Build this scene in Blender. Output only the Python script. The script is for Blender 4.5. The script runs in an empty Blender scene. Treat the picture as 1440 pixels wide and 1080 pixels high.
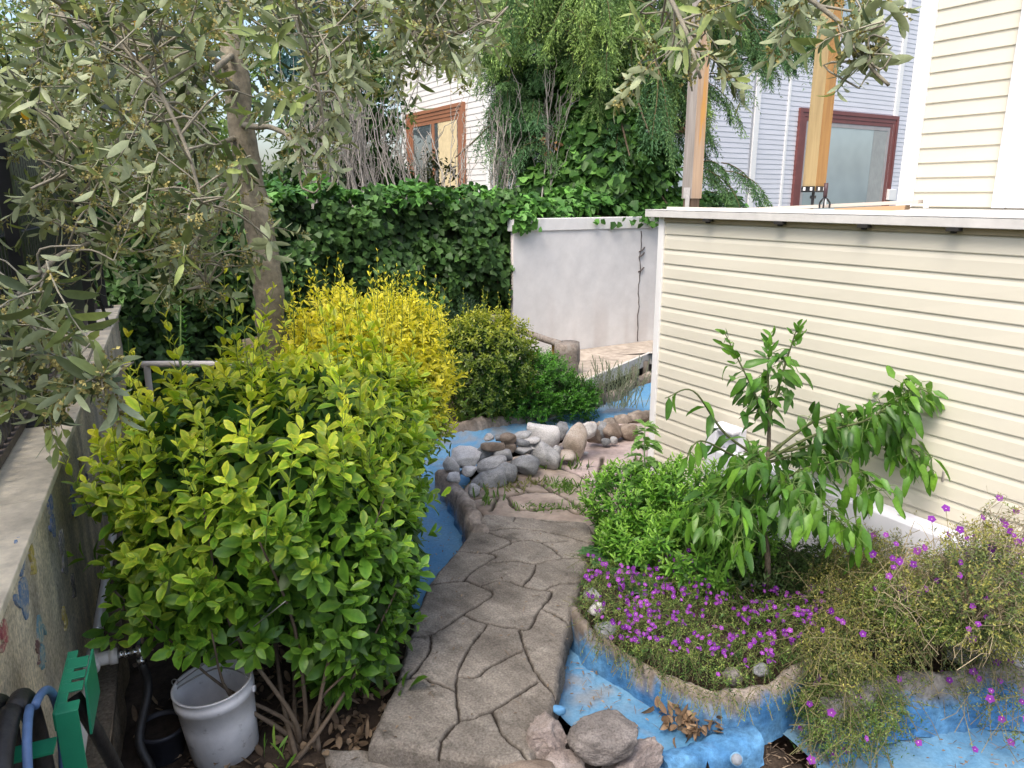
import bpy, bmesh, math, random
import numpy as np
from mathutils import Vector, noise as mnoise

RNG = np.random.default_rng(7)
random.seed(7)
SC = bpy.context.scene
COL = SC.collection
R = math.radians

# ------------------------------------------------------------------ camera
H, PITCH, F = 1.9, R(14.24), 1040.0
cp, sp = math.cos(PITCH), math.sin(PITCH)
cam = bpy.data.cameras.new('camera')
cam.sensor_width = 36.0
cam.lens = F / 1440 * 36
cam.clip_end = 2000
cam.clip_start = 0.02
camo = bpy.data.objects.new('camera', cam)
COL.objects.link(camo)
camo.location = (0, 0, H)
camo.rotation_euler = (math.pi / 2 - PITCH, 0, 0)
SC.camera = camo


def ray(px, py):
    x = (px - 720) / F
    u = (540 - py) / F
    return np.array([x, cp + u * sp, -sp + u * cp])


def P(px, py, t):
    return np.array([0, 0, H]) + ray(px, py) * t


def G(px, py, z=0.0):
    d = ray(px, py)
    return np.array([0, 0, H]) + d * ((z - H) / d[2])


def unit(v):
    v = np.asarray(v, float)
    return v / np.maximum(np.linalg.norm(v, axis=-1, keepdims=True), 1e-9)


UD = np.array([-0.515, 0.857, 0.0])      # along the shed, going away
VD = np.array([0.857, 0.515, 0.0])       # across, going away to the right
WD = np.array([-0.415, 0.910, 0.0]); WD /= np.linalg.norm(WD)   # along the left wall
WN = np.array([WD[1], -WD[0], 0.0])      # out of the left wall, into the garden
UP = np.array([0, 0, 1.0])


def vn(p, s=1.0, seed=0.0):
    """cheap vectorised smooth noise, about -1..1"""
    p = np.asarray(p) * s + seed
    x, y, z = p[..., 0], p[..., 1], p[..., 2]
    return (np.sin(1.7 * x + 2.3 * np.sin(1.3 * y + .7) + .4) * np.cos(1.9 * y + 1.7 * np.sin(1.1 * z + 1.9))
            + .5 * np.sin(3.9 * z + 2.1 * np.sin(2.7 * x + 1.1)) * np.cos(3.3 * y - 1.3 * z)
            + .3 * np.sin(6.7 * x + 5.1 * y + 4.3 * z)) / 1.5


# ------------------------------------------------------------------ mesh builder
class MB:
    def __init__(s):
        s.v = []; s.q = []; s.t = []; s.c = []; s.n = 0; s.ng = []
        s.qm = []; s.tm = []

    def add(s, v, q=None, t=None, c=None, m=0):
        v = np.asarray(v, float).reshape(-1, 3)
        if q is not None and len(q):
            q = np.asarray(q, int).reshape(-1, 4) + s.n
            s.q.append(q); s.qm.append(np.full(len(q), m))
        if t is not None and len(t):
            t = np.asarray(t, int).reshape(-1, 3) + s.n
            s.t.append(t); s.tm.append(np.full(len(t), m))
        s.v.append(v)
        if c is None:
            c = np.ones((len(v), 3)) * .5
        c = np.asarray(c, float)
        if c.ndim == 1:
            c = np.repeat(c[None], len(v), 0)
        s.c.append(c)
        s.n += len(v)

    def box(s, o, ax, ay, az, m=0, c=None):
        """box from corner o along the three edge vectors"""
        o, ax, ay, az = map(lambda a: np.asarray(a, float), (o, ax, ay, az))
        if np.dot(np.cross(ax, ay), az) < 0:
            ax, ay = ay, ax
        v = [o, o + ax, o + ax + ay, o + ay, o + az, o + ax + az, o + ax + ay + az, o + ay + az]
        s.add(v, [[0, 3, 2, 1], [4, 5, 6, 7], [0, 1, 5, 4], [1, 2, 6, 5], [2, 3, 7, 6], [3, 0, 4, 7]], m=m, c=c)

    def tube(s, pts, rad, n=6, c=None, cap=True, m=0, wob=0.0):
        pts = np.asarray(pts, float)
        k = len(pts)
        rad = np.broadcast_to(np.asarray(rad, float), (k,))
        tan = unit(np.gradient(pts, axis=0))
        a = np.array([0, 0, 1.0]) if abs(tan[0][2]) < .9 else np.array([1.0, 0, 0])
        e = unit(np.cross(tan[0], a))
        th = np.arange(n) / n * 2 * math.pi
        vs = []
        for i in range(k):
            e = unit(e - tan[i] * np.dot(e, tan[i]))
            b = np.cross(tan[i], e)
            ring = np.cos(th)[:, None] * e + np.sin(th)[:, None] * b
            r = rad[i] * (1 + (wob * vn(pts[i] * 1.0 + ring * .08, 9.0) if wob else 0 * th))
            vs.append(pts[i] + ring * np.reshape(r, (-1, 1)))
        v = np.concatenate(vs)
        i = np.arange(k - 1)[:, None] * n; j = np.arange(n)[None]; j2 = (j + 1) % n
        q = np.stack([i + j, i + j2, i + n + j2, i + n + j], -1).reshape(-1, 4)
        t = None
        if cap:
            v = np.concatenate([v, pts[:1], pts[-1:]])
            c0, c1 = k * n, k * n + 1
            jj = np.arange(n); jn = (jj + 1) % n
            t = np.concatenate([np.stack([np.full(n, c0), jn, jj], -1),
                                np.stack([np.full(n, c1), (k - 1) * n + jj, (k - 1) * n + jn], -1)])
        s.add(v, q, t, c=c, m=m)

    def cyl(s, p0, p1, r0, r1=None, n=20, c=None, m=0):
        s.tube([p0, p1], [r0, r0 if r1 is None else r1], n, c=c, m=m)

    def build(s, name, mats, parent=None, origin=None, smooth=True, recalc=False):
        me = bpy.data.meshes.new(name)
        if s.n:
            v = np.concatenate(s.v)
            o0 = np.zeros(3)
            if parent is not None:
                o0 = ORG[parent.name]
            elif origin is not None:
                o0 = np.asarray(origin, float)
            v = v - o0
            q = np.concatenate(s.q) if s.q else np.zeros((0, 4), int)
            t = np.concatenate(s.t) if s.t else np.zeros((0, 3), int)
            me.vertices.add(len(v)); me.vertices.foreach_set('co', v.astype(np.float32).ravel())
            nl = len(q) * 4 + len(t) * 3
            me.loops.add(nl)
            me.loops.foreach_set('vertex_index', np.concatenate([q.ravel(), t.ravel()]).astype(np.int32))
            npoly = len(q) + len(t)
            me.polygons.add(npoly)
            st = np.concatenate([np.arange(len(q)) * 4, len(q) * 4 + np.arange(len(t)) * 3]).astype(np.int32)
            me.polygons.foreach_set('loop_start', st)
            me.polygons.foreach_set('material_index', np.concatenate(s.qm + s.tm).astype(np.int32))
            me.polygons.foreach_set('use_smooth', np.full(npoly, smooth))
            me.update(calc_edges=True)
            me.validate()
            ca = me.color_attributes.new('Col', 'FLOAT_COLOR', 'POINT')
            cc = np.concatenate(s.c)
            ca.data.foreach_set('color', np.concatenate([cc, np.ones((len(cc), 1))], 1).astype(np.float32).ravel())
            if recalc:
                bm = bmesh.new(); bm.from_mesh(me)
                bmesh.ops.recalc_face_normals(bm, faces=bm.faces)
                bm.to_mesh(me); bm.free()
        if not isinstance(mats, (list, tuple)):
            mats = [mats]
        for m in mats:
            me.materials.append(m)
        o = bpy.data.objects.new(name, me)
        COL.objects.link(o)
        if parent is not None:
            o.parent = parent
            ORG[o.name] = ORG[parent.name]
        else:
            og = np.zeros(3) if origin is None else np.asarray(origin, float)
            o.location = og
            ORG[o.name] = og
        return o


ORG = {}


def tag(o, label=None, cat=None, group=None, kind=None):
    if label: o['label'] = label
    if cat: o['category'] = cat
    if group: o['group'] = group
    if kind: o['kind'] = kind
    return o


def thing(name, label, cat, loc, group=None):
    o = bpy.data.objects.new(name, None)
    COL.objects.link(o)
    o.location = loc
    o.empty_display_size = .1
    ORG[o.name] = np.asarray(loc, float)
    return tag(o, label, cat, group)


def bevel(o, w, seg=2, ang=35):
    m = o.modifiers.new('bevel', 'BEVEL')
    m.width = w; m.segments = seg; m.limit_method = 'ANGLE'; m.angle_limit = R(ang)
    return o


# ------------------------------------------------------------------ leaves
def leaves8(mb, p, d, n, L, W, bend=.2, fold=.25, cc=(.1, .2, .03), ce=None, w1=.85, w2=.95):
    p = np.asarray(p, float); k = len(p)
    if not k: return
    d = unit(d); s = unit(np.cross(d, n)); n = np.cross(s, d)
    L = np.broadcast_to(np.asarray(L, float), (k,))[:, None]; W = np.broadcast_to(np.asarray(W, float), (k,))[:, None]
    bend = np.broadcast_to(np.asarray(bend, float), (k,))[:, None]

    def pos(u, side, prof):
        return p + d * L * u * (1 - .15 * bend * u) + n * (-bend * L * u * u + fold * abs(side) * W * .5 * prof) + s * side * W * .5 * prof
    w3 = .66 * w2
    v = np.stack([pos(0, 0, 0)] + [pos(st, sd_, ww) for st, ww in ((.27, w1), (.6, w2), (.85, w3)) for sd_ in (1, 0, -1)] + [pos(1, 0, 0)], 1)
    b = np.arange(k)[:, None] * 11
    t = np.concatenate([b + np.array(f)[None] for f in ([0, 1, 2], [0, 2, 3], [7, 10, 8], [8, 10, 9])])
    q = np.concatenate([b + np.array(f)[None] for f in ([1, 4, 5, 2], [2, 5, 6, 3], [4, 7, 8, 5], [5, 8, 9, 6])])
    cc = np.broadcast_to(np.asarray(cc, float), (k, 3)); ce = cc if ce is None else np.broadcast_to(np.asarray(ce, float), (k, 3))
    c = np.stack([cc, ce, cc, ce, ce, cc, ce, ce, cc, ce, ce], 1).reshape(-1, 3)
    mb.add(v.reshape(-1, 3), q, t, c)


def leaves4(mb, p, d, n, L, W, fold=.3, cc=(.1, .2, .03), mid=.45):
    p = np.asarray(p, float); k = len(p)
    if not k: return
    d = unit(d); s = unit(np.cross(d, n)); n = np.cross(s, d)
    L = np.broadcast_to(np.asarray(L, float), (k,))[:, None]; W = np.broadcast_to(np.asarray(W, float), (k,))[:, None]
    v = np.stack([p, p + d * L * mid + s * W * .5 + n * W * fold * .5, p + d * L - n * L * .12, p + d * L * mid - s * W * .5 + n * W * fold * .5], 1)
    b = np.arange(k)[:, None] * 4
    cc = np.broadcast_to(np.asarray(cc, float), (k, 3))
    t = np.concatenate([b + np.array([0, 1, 2])[None], b + np.array([0, 2, 3])[None]])
    mb.add(v.reshape(-1, 3), None, t, np.repeat(cc, 4, 0))


def rdir(k):
    return unit(RNG.normal(size=(k, 3)))


def shoots(mb, tips, axes, slen, K, per, L, W, el=(75, 25), bend=.25, fold=.3, col=None, jit=.25, taper=.55, small=False, droop=0.0, w1=.85, w2=.95):
    """leafy shoots: K nodes of `per` leaves on each; tips (n,3), axes (n,3)"""
    n = len(tips); axes = unit(axes)
    h = unit(np.cross(axes, rdir(n))); g = np.cross(axes, h)
    ph0 = RNG.random(n) * 6.28
    slen = np.broadcast_to(np.asarray(slen, float), (n,))
    for k in range(K):
        u = k / max(K - 1, 1)
        base = tips - axes * (slen * (1 - u))[:, None]
        e = R(el[0] + (el[1] - el[0]) * u)
        for j in range(per):
            ph = ph0 + k * (math.pi / 2 if per == 2 else 2.4) + j * 2 * math.pi / per + RNG.normal(size=n) * jit
            rad = h * np.cos(ph)[:, None] + g * np.sin(ph)[:, None]
            d = axes * math.cos(e) + rad * math.sin(e) + RNG.normal(size=(n, 3)) * jit * .4
            if droop: d = unit(d) - UP * droop * (0.4 + RNG.random((n, 1)))
            d = unit(d)
            nn = axes * math.sin(e) - rad * math.cos(e) + RNG.normal(size=(n, 3)) * .12
            if droop: nn = unit(nn) + UP * .8
            sz = (1 - (1 - taper) * u ** 2) * (.55 + .8 * RNG.random(n))
            cc, ce = col(np.full(n, u) + RNG.normal(size=n) * .12, base)
            if small:
                leaves4(mb, base, d, nn, L * sz, W * sz, fold, cc)
            else:
                leaves8(mb, base, d, nn, L * sz, W * sz, bend * (.4 + 1.2 * RNG.random(n)), fold, cc, ce, w1, w2)


def lerp(a, b, u):
    u = np.clip(u, 0, 1)[..., None]
    return np.asarray(a) * (1 - u) + np.asarray(b) * u


def ramp(cols, jit=.12):
    """colour function over u in 0..1 for shoots(): centre colours, edge colours"""
    cs = np.array([c[0] for c in cols]); es = np.array([c[1] for c in cols])

    def f(u, pos):
        u = np.clip(u, 0, 1) * (len(cols) - 1)
        i = np.clip(u.astype(int), 0, len(cols) - 2) if len(cols) > 1 else np.zeros(len(u), int)
        w = (u - i)[:, None] if len(cols) > 1 else np.zeros((len(u), 1))
        i2 = np.minimum(i + 1, len(cols) - 1)
        b = 1 + RNG.normal(size=(len(u), 1)) * jit
        b = np.clip(b, .5, 1.6)
        return (cs[i] * (1 - w) + cs[i2] * w) * b, (es[i] * (1 - w) + es[i2] * w) * b
    return f


def superell(n, c, abc, p=3.0, amp=.06, rot=0.0, zmin=-9, freq=3.0, seed=0.0):
    """points and outward normals on a noisy superellipsoid"""
    d = rdir(n * 2); abc = np.asarray(abc)
    d = unit(d * abc)
    r = (np.abs(d / abc) ** p).sum(1) ** (-1 / p)
    r = r * (1 + amp * vn(d * r[:, None], freq, seed + 3.3))
    pt = d * r[:, None]
    nn = unit(np.sign(d) * np.abs(pt / abc) ** (p - 1) / abc)
    ca, sa = math.cos(rot), math.sin(rot)
    M = np.array([[ca, sa, 0], [-sa, ca, 0], [0, 0, 1.0]])
    pt, nn = pt @ M, nn @ M
    pt = pt + np.asarray(c)
    k = pt[:, 2] > zmin
    return pt[k][:n], nn[k][:n]


def curve(pts, n=12):
    """Catmull-Rom resample"""
    p = np.asarray(pts, float)
    if len(p) == 2:
        u = np.linspace(0, 1, n)[:, None]
        return p[0] * (1 - u) + p[1] * u
    q = np.concatenate([[2 * p[0] - p[1]], p, [2 * p[-1] - p[-2]]])
    out = []
    m = len(p) - 1
    for x in np.linspace(0, m, n):
        i = min(int(x), m - 1); u = x - i
        a, b, c, d = q[i:i + 4]
        out.append(.5 * ((2 * b) + (-a + c) * u + (2 * a - 5 * b + 4 * c - d) * u * u + (-a + 3 * b - 3 * c + d) * u ** 3))
    return np.array(out)


def wiggle(p0, p1, n=6, amp=.05):
    u = np.linspace(0, 1, n)[:, None]
    w = RNG.normal(size=(n, 3)) * amp * np.sin(u * math.pi)
    return np.asarray(p0) * (1 - u) + np.asarray(p1) * u + w


# ------------------------------------------------------------------ materials
def newmat(name):
    m = bpy.data.materials.new(name); m.use_nodes = True
    nt = m.node_tree; b = nt.nodes['Principled BSDF']
    return m, nt, b


def N(nt, t, **kw):
    n = nt.nodes.new(t)
    for k, v in kw.items():
        if k.startswith('i_'):
            n.inputs[k[2:].replace('_', ' ')].default_value = v
        else:
            setattr(n, k, v)
    return n


def rgba(c):
    return (c[0], c[1], c[2], 1)


def ramp_node(nt, fac, stops):
    r = nt.nodes.new('ShaderNodeValToRGB')
    e = r.color_ramp.elements
    while len(e) < len(stops): e.new(.5)
    for x, (pos, c) in zip(e, stops):
        x.position = pos; x.color = rgba(c) if not isinstance(c, (int, float)) else (c, c, c, 1)
    nt.links.new(fac, r.inputs['Fac'])
    return r


def mixc(nt, fac, a, b, mode='MIX'):
    m = nt.nodes.new('ShaderNodeMix'); m.data_type = 'RGBA'; m.blend_type = mode
    if isinstance(fac, (int, float)): m.inputs['Factor'].default_value = fac
    else: nt.links.new(fac, m.inputs['Factor'])
    for k, x in (('A', a), ('B', b)):
        s = [i for i in m.inputs if i.name == k and i.type == 'RGBA'][0]
        if isinstance(x, (tuple, list)): s.default_value = rgba(x)
        else: nt.links.new(x, s)
    return [o for o in m.outputs if o.type == 'RGBA'][0]


def noise_n(nt, scale, detail=4, rough=.6, coord=None, dist=0.0):
    n = nt.nodes.new('ShaderNodeTexNoise')
    n.inputs['Scale'].default_value = scale; n.inputs['Detail'].default_value = detail
    n.inputs['Roughness'].default_value = rough; n.inputs['Distortion'].default_value = dist
    if coord is None:
        g = nt.nodes.new('ShaderNodeNewGeometry'); coord = g.outputs['Position']
    nt.links.new(coord, n.inputs['Vector'])
    return n


def bump(nt, b, fac, strength=.3, dist=.01):
    bn = nt.nodes.new('ShaderNodeBump'); bn.inputs['Strength'].default_value = strength; bn.inputs['Distance'].default_value = dist
    nt.links.new(fac, bn.inputs['Height']); nt.links.new(bn.outputs['Normal'], b.inputs['Normal'])
    return bn


def mat_leaf(name, rough=.45, trans=.3, under=None, spec=.4, gain=1.5):
    m, nt, b = newmat(name)
    a = N(nt, 'ShaderNodeVertexColor', layer_name='Col')
    colr = a.outputs['Color']
    if under:
        g = N(nt, 'ShaderNodeNewGeometry')
        colr = mixc(nt, g.outputs['Backfacing'], colr, under)
    nz = noise_n(nt, 60, 2)
    r = ramp_node(nt, nz.outputs['Fac'], [(.3, .82), (.7, 1.12)])
    colr = mixc(nt, 1.0, colr, r.outputs['Color'], 'MULTIPLY')
    nt.links.new(colr, b.inputs['Base Color'])
    b.inputs['Roughness'].default_value = rough
    b.inputs['Specular IOR Level'].default_value = spec
    t = N(nt, 'ShaderNodeBsdfTranslucent')
    tc = mixc(nt, 1.0, colr, (gain, gain * 1.05, gain * .6), 'MULTIPLY')
    nt.links.new(tc, t.inputs['Color'])
    mx = N(nt, 'ShaderNodeMixShader'); mx.inputs['Fac'].default_value = trans
    nt.links.new(b.outputs[0], mx.inputs[1]); nt.links.new(t.outputs[0], mx.inputs[2])
    nt.links.new(mx.outputs[0], nt.nodes['Material Output'].inputs['Surface'])
    return m


def mat_plain(name, col, rough=.6, metal=0.0, var=.12, scale=6.0, bmp=0.0, bscale=60.0, spec=.5):
    m, nt, b = newmat(name)
    nz = noise_n(nt, scale, 5)
    r = ramp_node(nt, nz.outputs['Fac'], [(.25, tuple(c * (1 - var) for c in col)), (.75, tuple(min(1, c * (1 + var)) for c in col))])
    nt.links.new(r.outputs['Color'], b.inputs['Base Color'])
    b.inputs['Roughness'].default_value = rough; b.inputs['Metallic'].default_value = metal
    b.inputs['Specular IOR Level'].default_value = spec
    if bmp:
        n2 = noise_n(nt, bscale, 5)
        bump(nt, b, n2.outputs['Fac'], bmp, .006)
    return m


def mat_vcol(name, rough=.8, scale=40.0, lo=.7, hi=1.2, bmp=.3, bscale=120.0, big=None):
    m, nt, b = newmat(name)
    a = N(nt, 'ShaderNodeVertexColor', layer_name='Col')
    nz = noise_n(nt, scale, 6, .65)
    r = ramp_node(nt, nz.outputs['Fac'], [(.3, lo), (.7, hi)])
    c = mixc(nt, 1.0, a.outputs['Color'], r.outputs['Color'], 'MULTIPLY')
    if big:
        n3 = noise_n(nt, big, 4)
        r3 = ramp_node(nt, n3.outputs['Fac'], [(.35, .72), (.65, 1.12)])
        c = mixc(nt, 1.0, c, r3.outputs['Color'], 'MULTIPLY')
    nt.links.new(c, b.inputs['Base Color'])
    b.inputs['Roughness'].default_value = rough
    b.inputs['Specular IOR Level'].default_value = .2
    if bmp:
        n2 = noise_n(nt, bscale, 6, .7)
        bump(nt, b, n2.outputs['Fac'], bmp, .008)
    return m


def mat_stone(name, c0, c1, c2, scale=9.0, speck=.5, bmp=.5):
    m, nt, b = newmat(name)
    tc = N(nt, 'ShaderNodeTexCoord'); oi = N(nt, 'ShaderNodeObjectInfo')
    ad = N(nt, 'ShaderNodeVectorMath', operation='ADD'); nt.links.new(tc.outputs['Object'], ad.inputs[0])
    nt.links.new(oi.outputs['Location'], ad.inputs[1])
    n1 = noise_n(nt, scale, 6, .6, ad.outputs[0], .6)
    r = ramp_node(nt, n1.outputs['Fac'], [(.3, c0), (.52, c1), (.72, c2)])
    n2 = noise_n(nt, 140, 3, .7, ad.outputs[0])
    r2 = ramp_node(nt, n2.outputs['Fac'], [(.32, 1 - speck), (.55, 1.08)])
    c = mixc(nt, 1.0, r.outputs['Color'], r2.outputs['Color'], 'MULTIPLY')
    nt.links.new(c, b.inputs['Base Color']); b.inputs['Roughness'].default_value = .85
    mp = N(nt, 'ShaderNodeMapping'); mp.inputs['Scale'].default_value = (1, 1, 3.2); mp.inputs['Rotation'].default_value = (.3, .5, 0)
    nt.links.new(ad.outputs[0], mp.inputs['Vector'])
    n3 = noise_n(nt, 26, 10, .72, mp.outputs[0], .4)
    bump(nt, b, n3.outputs['Fac'], bmp, .02)
    b.inputs['Specular IOR Level'].default_value = .25
    return m


def mat_wood(name, c0, c1, along=(0, 0, 1), sc=30.0, stretch=14.0, rough=.7, bmp=.3, patches=None):
    """fine grain stretched along an axis"""
    m, nt, b = newmat(name)
    g = N(nt, 'ShaderNodeNewGeometry')
    mp = N(nt, 'ShaderNodeMapping')
    mp.inputs['Scale'].default_value = [1 / stretch if a else 1 for a in along]
    nt.links.new(g.outputs['Position'], mp.inputs['Vector'])
    n1 = noise_n(nt, sc, 6, .65, mp.outputs[0], .3)
    r = ramp_node(nt, n1.outputs['Fac'], [(.3, c0), (.7, c1)])
    c = r.outputs['Color']
    if patches:
        n2 = noise_n(nt, 9, 5, .7, mp.outputs[0])
        r2 = ramp_node(nt, n2.outputs['Fac'], [(.52, 0.0), (.6, 1.0)])
        c = mixc(nt, r2.outputs['Color'], c, patches)
    nt.links.new(c, b.inputs['Base Color']); b.inputs['Roughness'].default_value = rough
    bump(nt, b, n1.outputs['Fac'], bmp, .004)
    return m


def mat_glass(name, tint=(.35, .42, .45), rough=.03):
    m, nt, b = newmat(name)
    nz = noise_n(nt, 1.2, 2)
    r = ramp_node(nt, nz.outputs['Fac'], [(.3, tuple(c * .8 for c in tint)), (.7, tint)])
    nt.links.new(r.outputs['Color'], b.inputs['Base Color'])
    b.inputs['Roughness'].default_value = rough; b.inputs['Specular IOR Level'].default_value = 1.0
    b.inputs['Coat Weight'].default_value = 1.0; b.inputs['Coat Roughness'].default_value = .02
    b.inputs['Coat IOR'].default_value = 1.9
    return m
# ================================================================== materials
M_soil = mat_vcol('soil', .95, 30, .55, 1.25, .8, 70, big=5)
M_path = mat_vcol('path_stone', .92, 110, .55, 1.4, 1.0, 200, big=5)
M_patio = mat_vcol('patio_stone', .85, 25, .8, 1.15, .35, 140, big=4)
M_kerb = mat_vcol('kerb_concrete', .9, 35, .6, 1.25, .9, 80, big=9)
M_bed = mat_vcol('blue_paint_floor', .95, 70, .8, 1.12, .4, 90)
M_siding = mat_plain('cream_vinyl', (.62, .585, .485), .45, var=.03, scale=3, bmp=.03, bscale=20)
M_siding2 = mat_plain('yellow_cream_vinyl', (.60, .56, .45), .42, var=.03, scale=3)
M_hsiding = mat_plain('white_vinyl_shaded', (.58, .585, .63), .45, var=.03, scale=2)  # neighbour's siding, the shade on its side face put into a bluer, darker colour
M_hsiding2 = mat_plain('white_vinyl_lit', (.68, .65, .625), .45, var=.03, scale=2)  # same siding, the light on the front face put into a paler colour
M_trim = mat_plain('white_trim', (.74, .73, .72), .4, var=.04, scale=8)
M_flash = mat_plain('grey_white_flashing', (.60, .58, .55), .45, var=.12, scale=12, bmp=.1)
M_black = mat_plain('black_metal', (.014, .014, .016), .4, var=.3, scale=20)
M_dark = mat_plain('dark_recess', (.02, .018, .016), .9)
M_gold = mat_wood('orange_post_wood', (.24, .115, .03), (.37, .20, .06), rough=.5, bmp=.15)
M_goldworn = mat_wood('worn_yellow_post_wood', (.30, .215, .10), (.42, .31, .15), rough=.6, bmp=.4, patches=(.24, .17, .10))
M_grey = mat_wood('weathered_post_wood', (.22, .19, .165), (.38, .34, .305), rough=.85, bmp=.5)
M_greyo = mat_wood('half_weathered_post_wood', (.30, .21, .15), (.46, .33, .22), rough=.8, bmp=.5, patches=(.5, .26, .07))
M_logwood = mat_wood('log_wood', (.10, .082, .068), (.30, .255, .22), along=(0, 0, 0), sc=38, stretch=6, rough=.95, bmp=1.0, patches=(.22, .2, .18))
M_maroon = mat_plain('maroon_paint', (.17, .055, .05), .4, var=.15, scale=5)
M_brown = mat_plain('orange_brown_frame', (.29, .12, .06), .45, var=.15, scale=5)
M_glass = mat_glass('window_glass', (.36, .43, .45))
M_glassd = mat_glass('dark_window_glass', (.10, .12, .13))
M_curtain = mat_plain('cream_curtain', (.62, .50, .30), .8, var=.15, scale=10)
M_lace = mat_plain('pale_curtain', (.50, .56, .58), .8, var=.12, scale=3)
M_pvc = mat_plain('white_pvc', (.62, .58, .54), .4, var=.08, scale=10)
M_steel = mat_plain('chrome', (.62, .62, .62), .22, metal=1.0, var=.1)

# ================================================================== world and sun
w = bpy.data.worlds.new('World'); SC.world = w; w.use_nodes = True
SUN_EL, SUN_AZ = R(58), R(-150)         # azimuth from +Y, clockwise
nt = w.node_tree; bg = nt.nodes['Background']
sky = nt.nodes.new('ShaderNodeTexSky'); sky.sky_type = 'NISHITA'; sky.sun_disc = False
sky.sun_elevation = SUN_EL; sky.sun_rotation = SUN_AZ
sky.air_density = 1.0; sky.dust_density = 4.0; sky.ozone_density = .8
nt.links.new(sky.outputs[0], bg.inputs['Color']); bg.inputs['Strength'].default_value = .15
sd = bpy.data.lights.new('sun', 'SUN'); sd.energy = 1.12; sd.angle = R(28); sd.color = (1, .95, .86)
so = bpy.data.objects.new('sun', sd); COL.objects.link(so)
sdir = Vector((math.sin(SUN_AZ) * math.cos(SUN_EL), math.cos(SUN_AZ) * math.cos(SUN_EL), math.sin(SUN_EL)))
so.rotation_euler = (-sdir).to_track_quat('-Z', 'Y').to_euler()
so.location = (-5, -3, 9)
SC.view_settings.view_transform = 'Standard'
SC.view_settings.look = 'None'
SC.view_settings.exposure = 1.27
SC.view_settings.gamma = 1
SC.cycles.max_bounces = 6; SC.cycles.transparent_max_bounces = 8
SC.cycles.diffuse_bounces = 3; SC.cycles.glossy_bounces = 2; SC.cycles.transmission_bounces = 4
SC.cycles.use_denoising = True
SC.cycles.caustics_reflective = False; SC.cycles.caustics_refractive = False


# ================================================================== polygons helpers
def seg_dist(p, poly, closed=False):
    """distance of points (n,2) to a polyline (m,2)"""
    p = np.asarray(p)[:, :2]; a = np.asarray(poly)[:, :2]
    b = np.roll(a, -1, 0) if closed else a[1:]
    a = a if closed else a[:-1]
    best = np.full(len(p), 1e9)
    for x, y in zip(a, b):
        e = y - x; L = max((e ** 2).sum(), 1e-12)
        u = np.clip(((p - x) @ e) / L, 0, 1)[:, None]
        best = np.minimum(best, np.linalg.norm(p - x - e * u, axis=1))
    return best


def inside(p, poly):
    p = np.asarray(p)[:, :2]; a = np.asarray(poly)[:, :2]
    r = np.zeros(len(p), bool); j = len(a) - 1
    for i in range(len(a)):
        c = ((a[i, 1] > p[:, 1]) != (a[j, 1] > p[:, 1]))
        x = (a[j, 0] - a[i, 0]) * (p[:, 1] - a[i, 1]) / (a[j, 1] - a[i, 1] + 1e-12) + a[i, 0]
        r ^= c & (p[:, 0] < x); j = i
    return r


def GG(pts, z=0.0):
    return np.array([G(x, y, z) for x, y in pts])


ZF = -.20
SL = GG([(985, 528), (925, 541), (890, 552), (850, 572), (760, 592), (690, 603), (620, 622), (575, 665), (560, 730), (560, 800), (600, 900), (745, 985), (800, 1040), (860, 1085), (945, 1110)], ZF)
SR = GG([(985, 586), (925, 590), (890, 597), (840, 604), (760, 626), (700, 648), (650, 668), (655, 690), (672, 722), (700, 760), (780, 850), (818, 905), (868, 948), (935, 982), (1030, 1012)], ZF)
for arr, pts_ in ((SL, [(985, 528), (925, 541), (890, 552), (850, 572), (760, 592), (690, 603), (620, 622)]), (SR, [(985, 588), (925, 592), (890, 598), (840, 606), (760, 628), (700, 650), (650, 670)])):
    for i_, (x_, y_) in enumerate(pts_): arr[i_] = G(x_, y_, -.08)
SL, SR = curve(SL, 90), curve(SR, 90)
STREAM = np.concatenate([SL, SR[::-1]])
POOL = GG([(1085, 1010), (1180, 985), (1290, 950), (1400, 948), (1560, 950), (1600, 1120), (1180, 1120), (1150, 1065)], -.2)
BED = GG([(838, 770), (815, 850), (822, 888), (860, 925), (930, 962), (1010, 992), (1075, 978), (1125, 950), (1260, 935), (1440, 925), (1700, 900), (1900, 800), (1500, 500), (960, 600), (912, 660)], 0)


def ground_z(p):
    z = np.full(len(p), -.11)
    z = np.where(inside(p, BED), .02, z)
    z = np.where((p[:, 1] > 5.9), .0, z)
    z = np.where((p[:, 0] > .75) & (p[:, 1] < 2.75), -.24, z)
    p3 = np.concatenate([p[:, :2], np.zeros((len(p), 1))], 1)
    return z + .014 * vn(p3, 3.0) + .007 * vn(p3, 14.0, 4.0)


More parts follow.
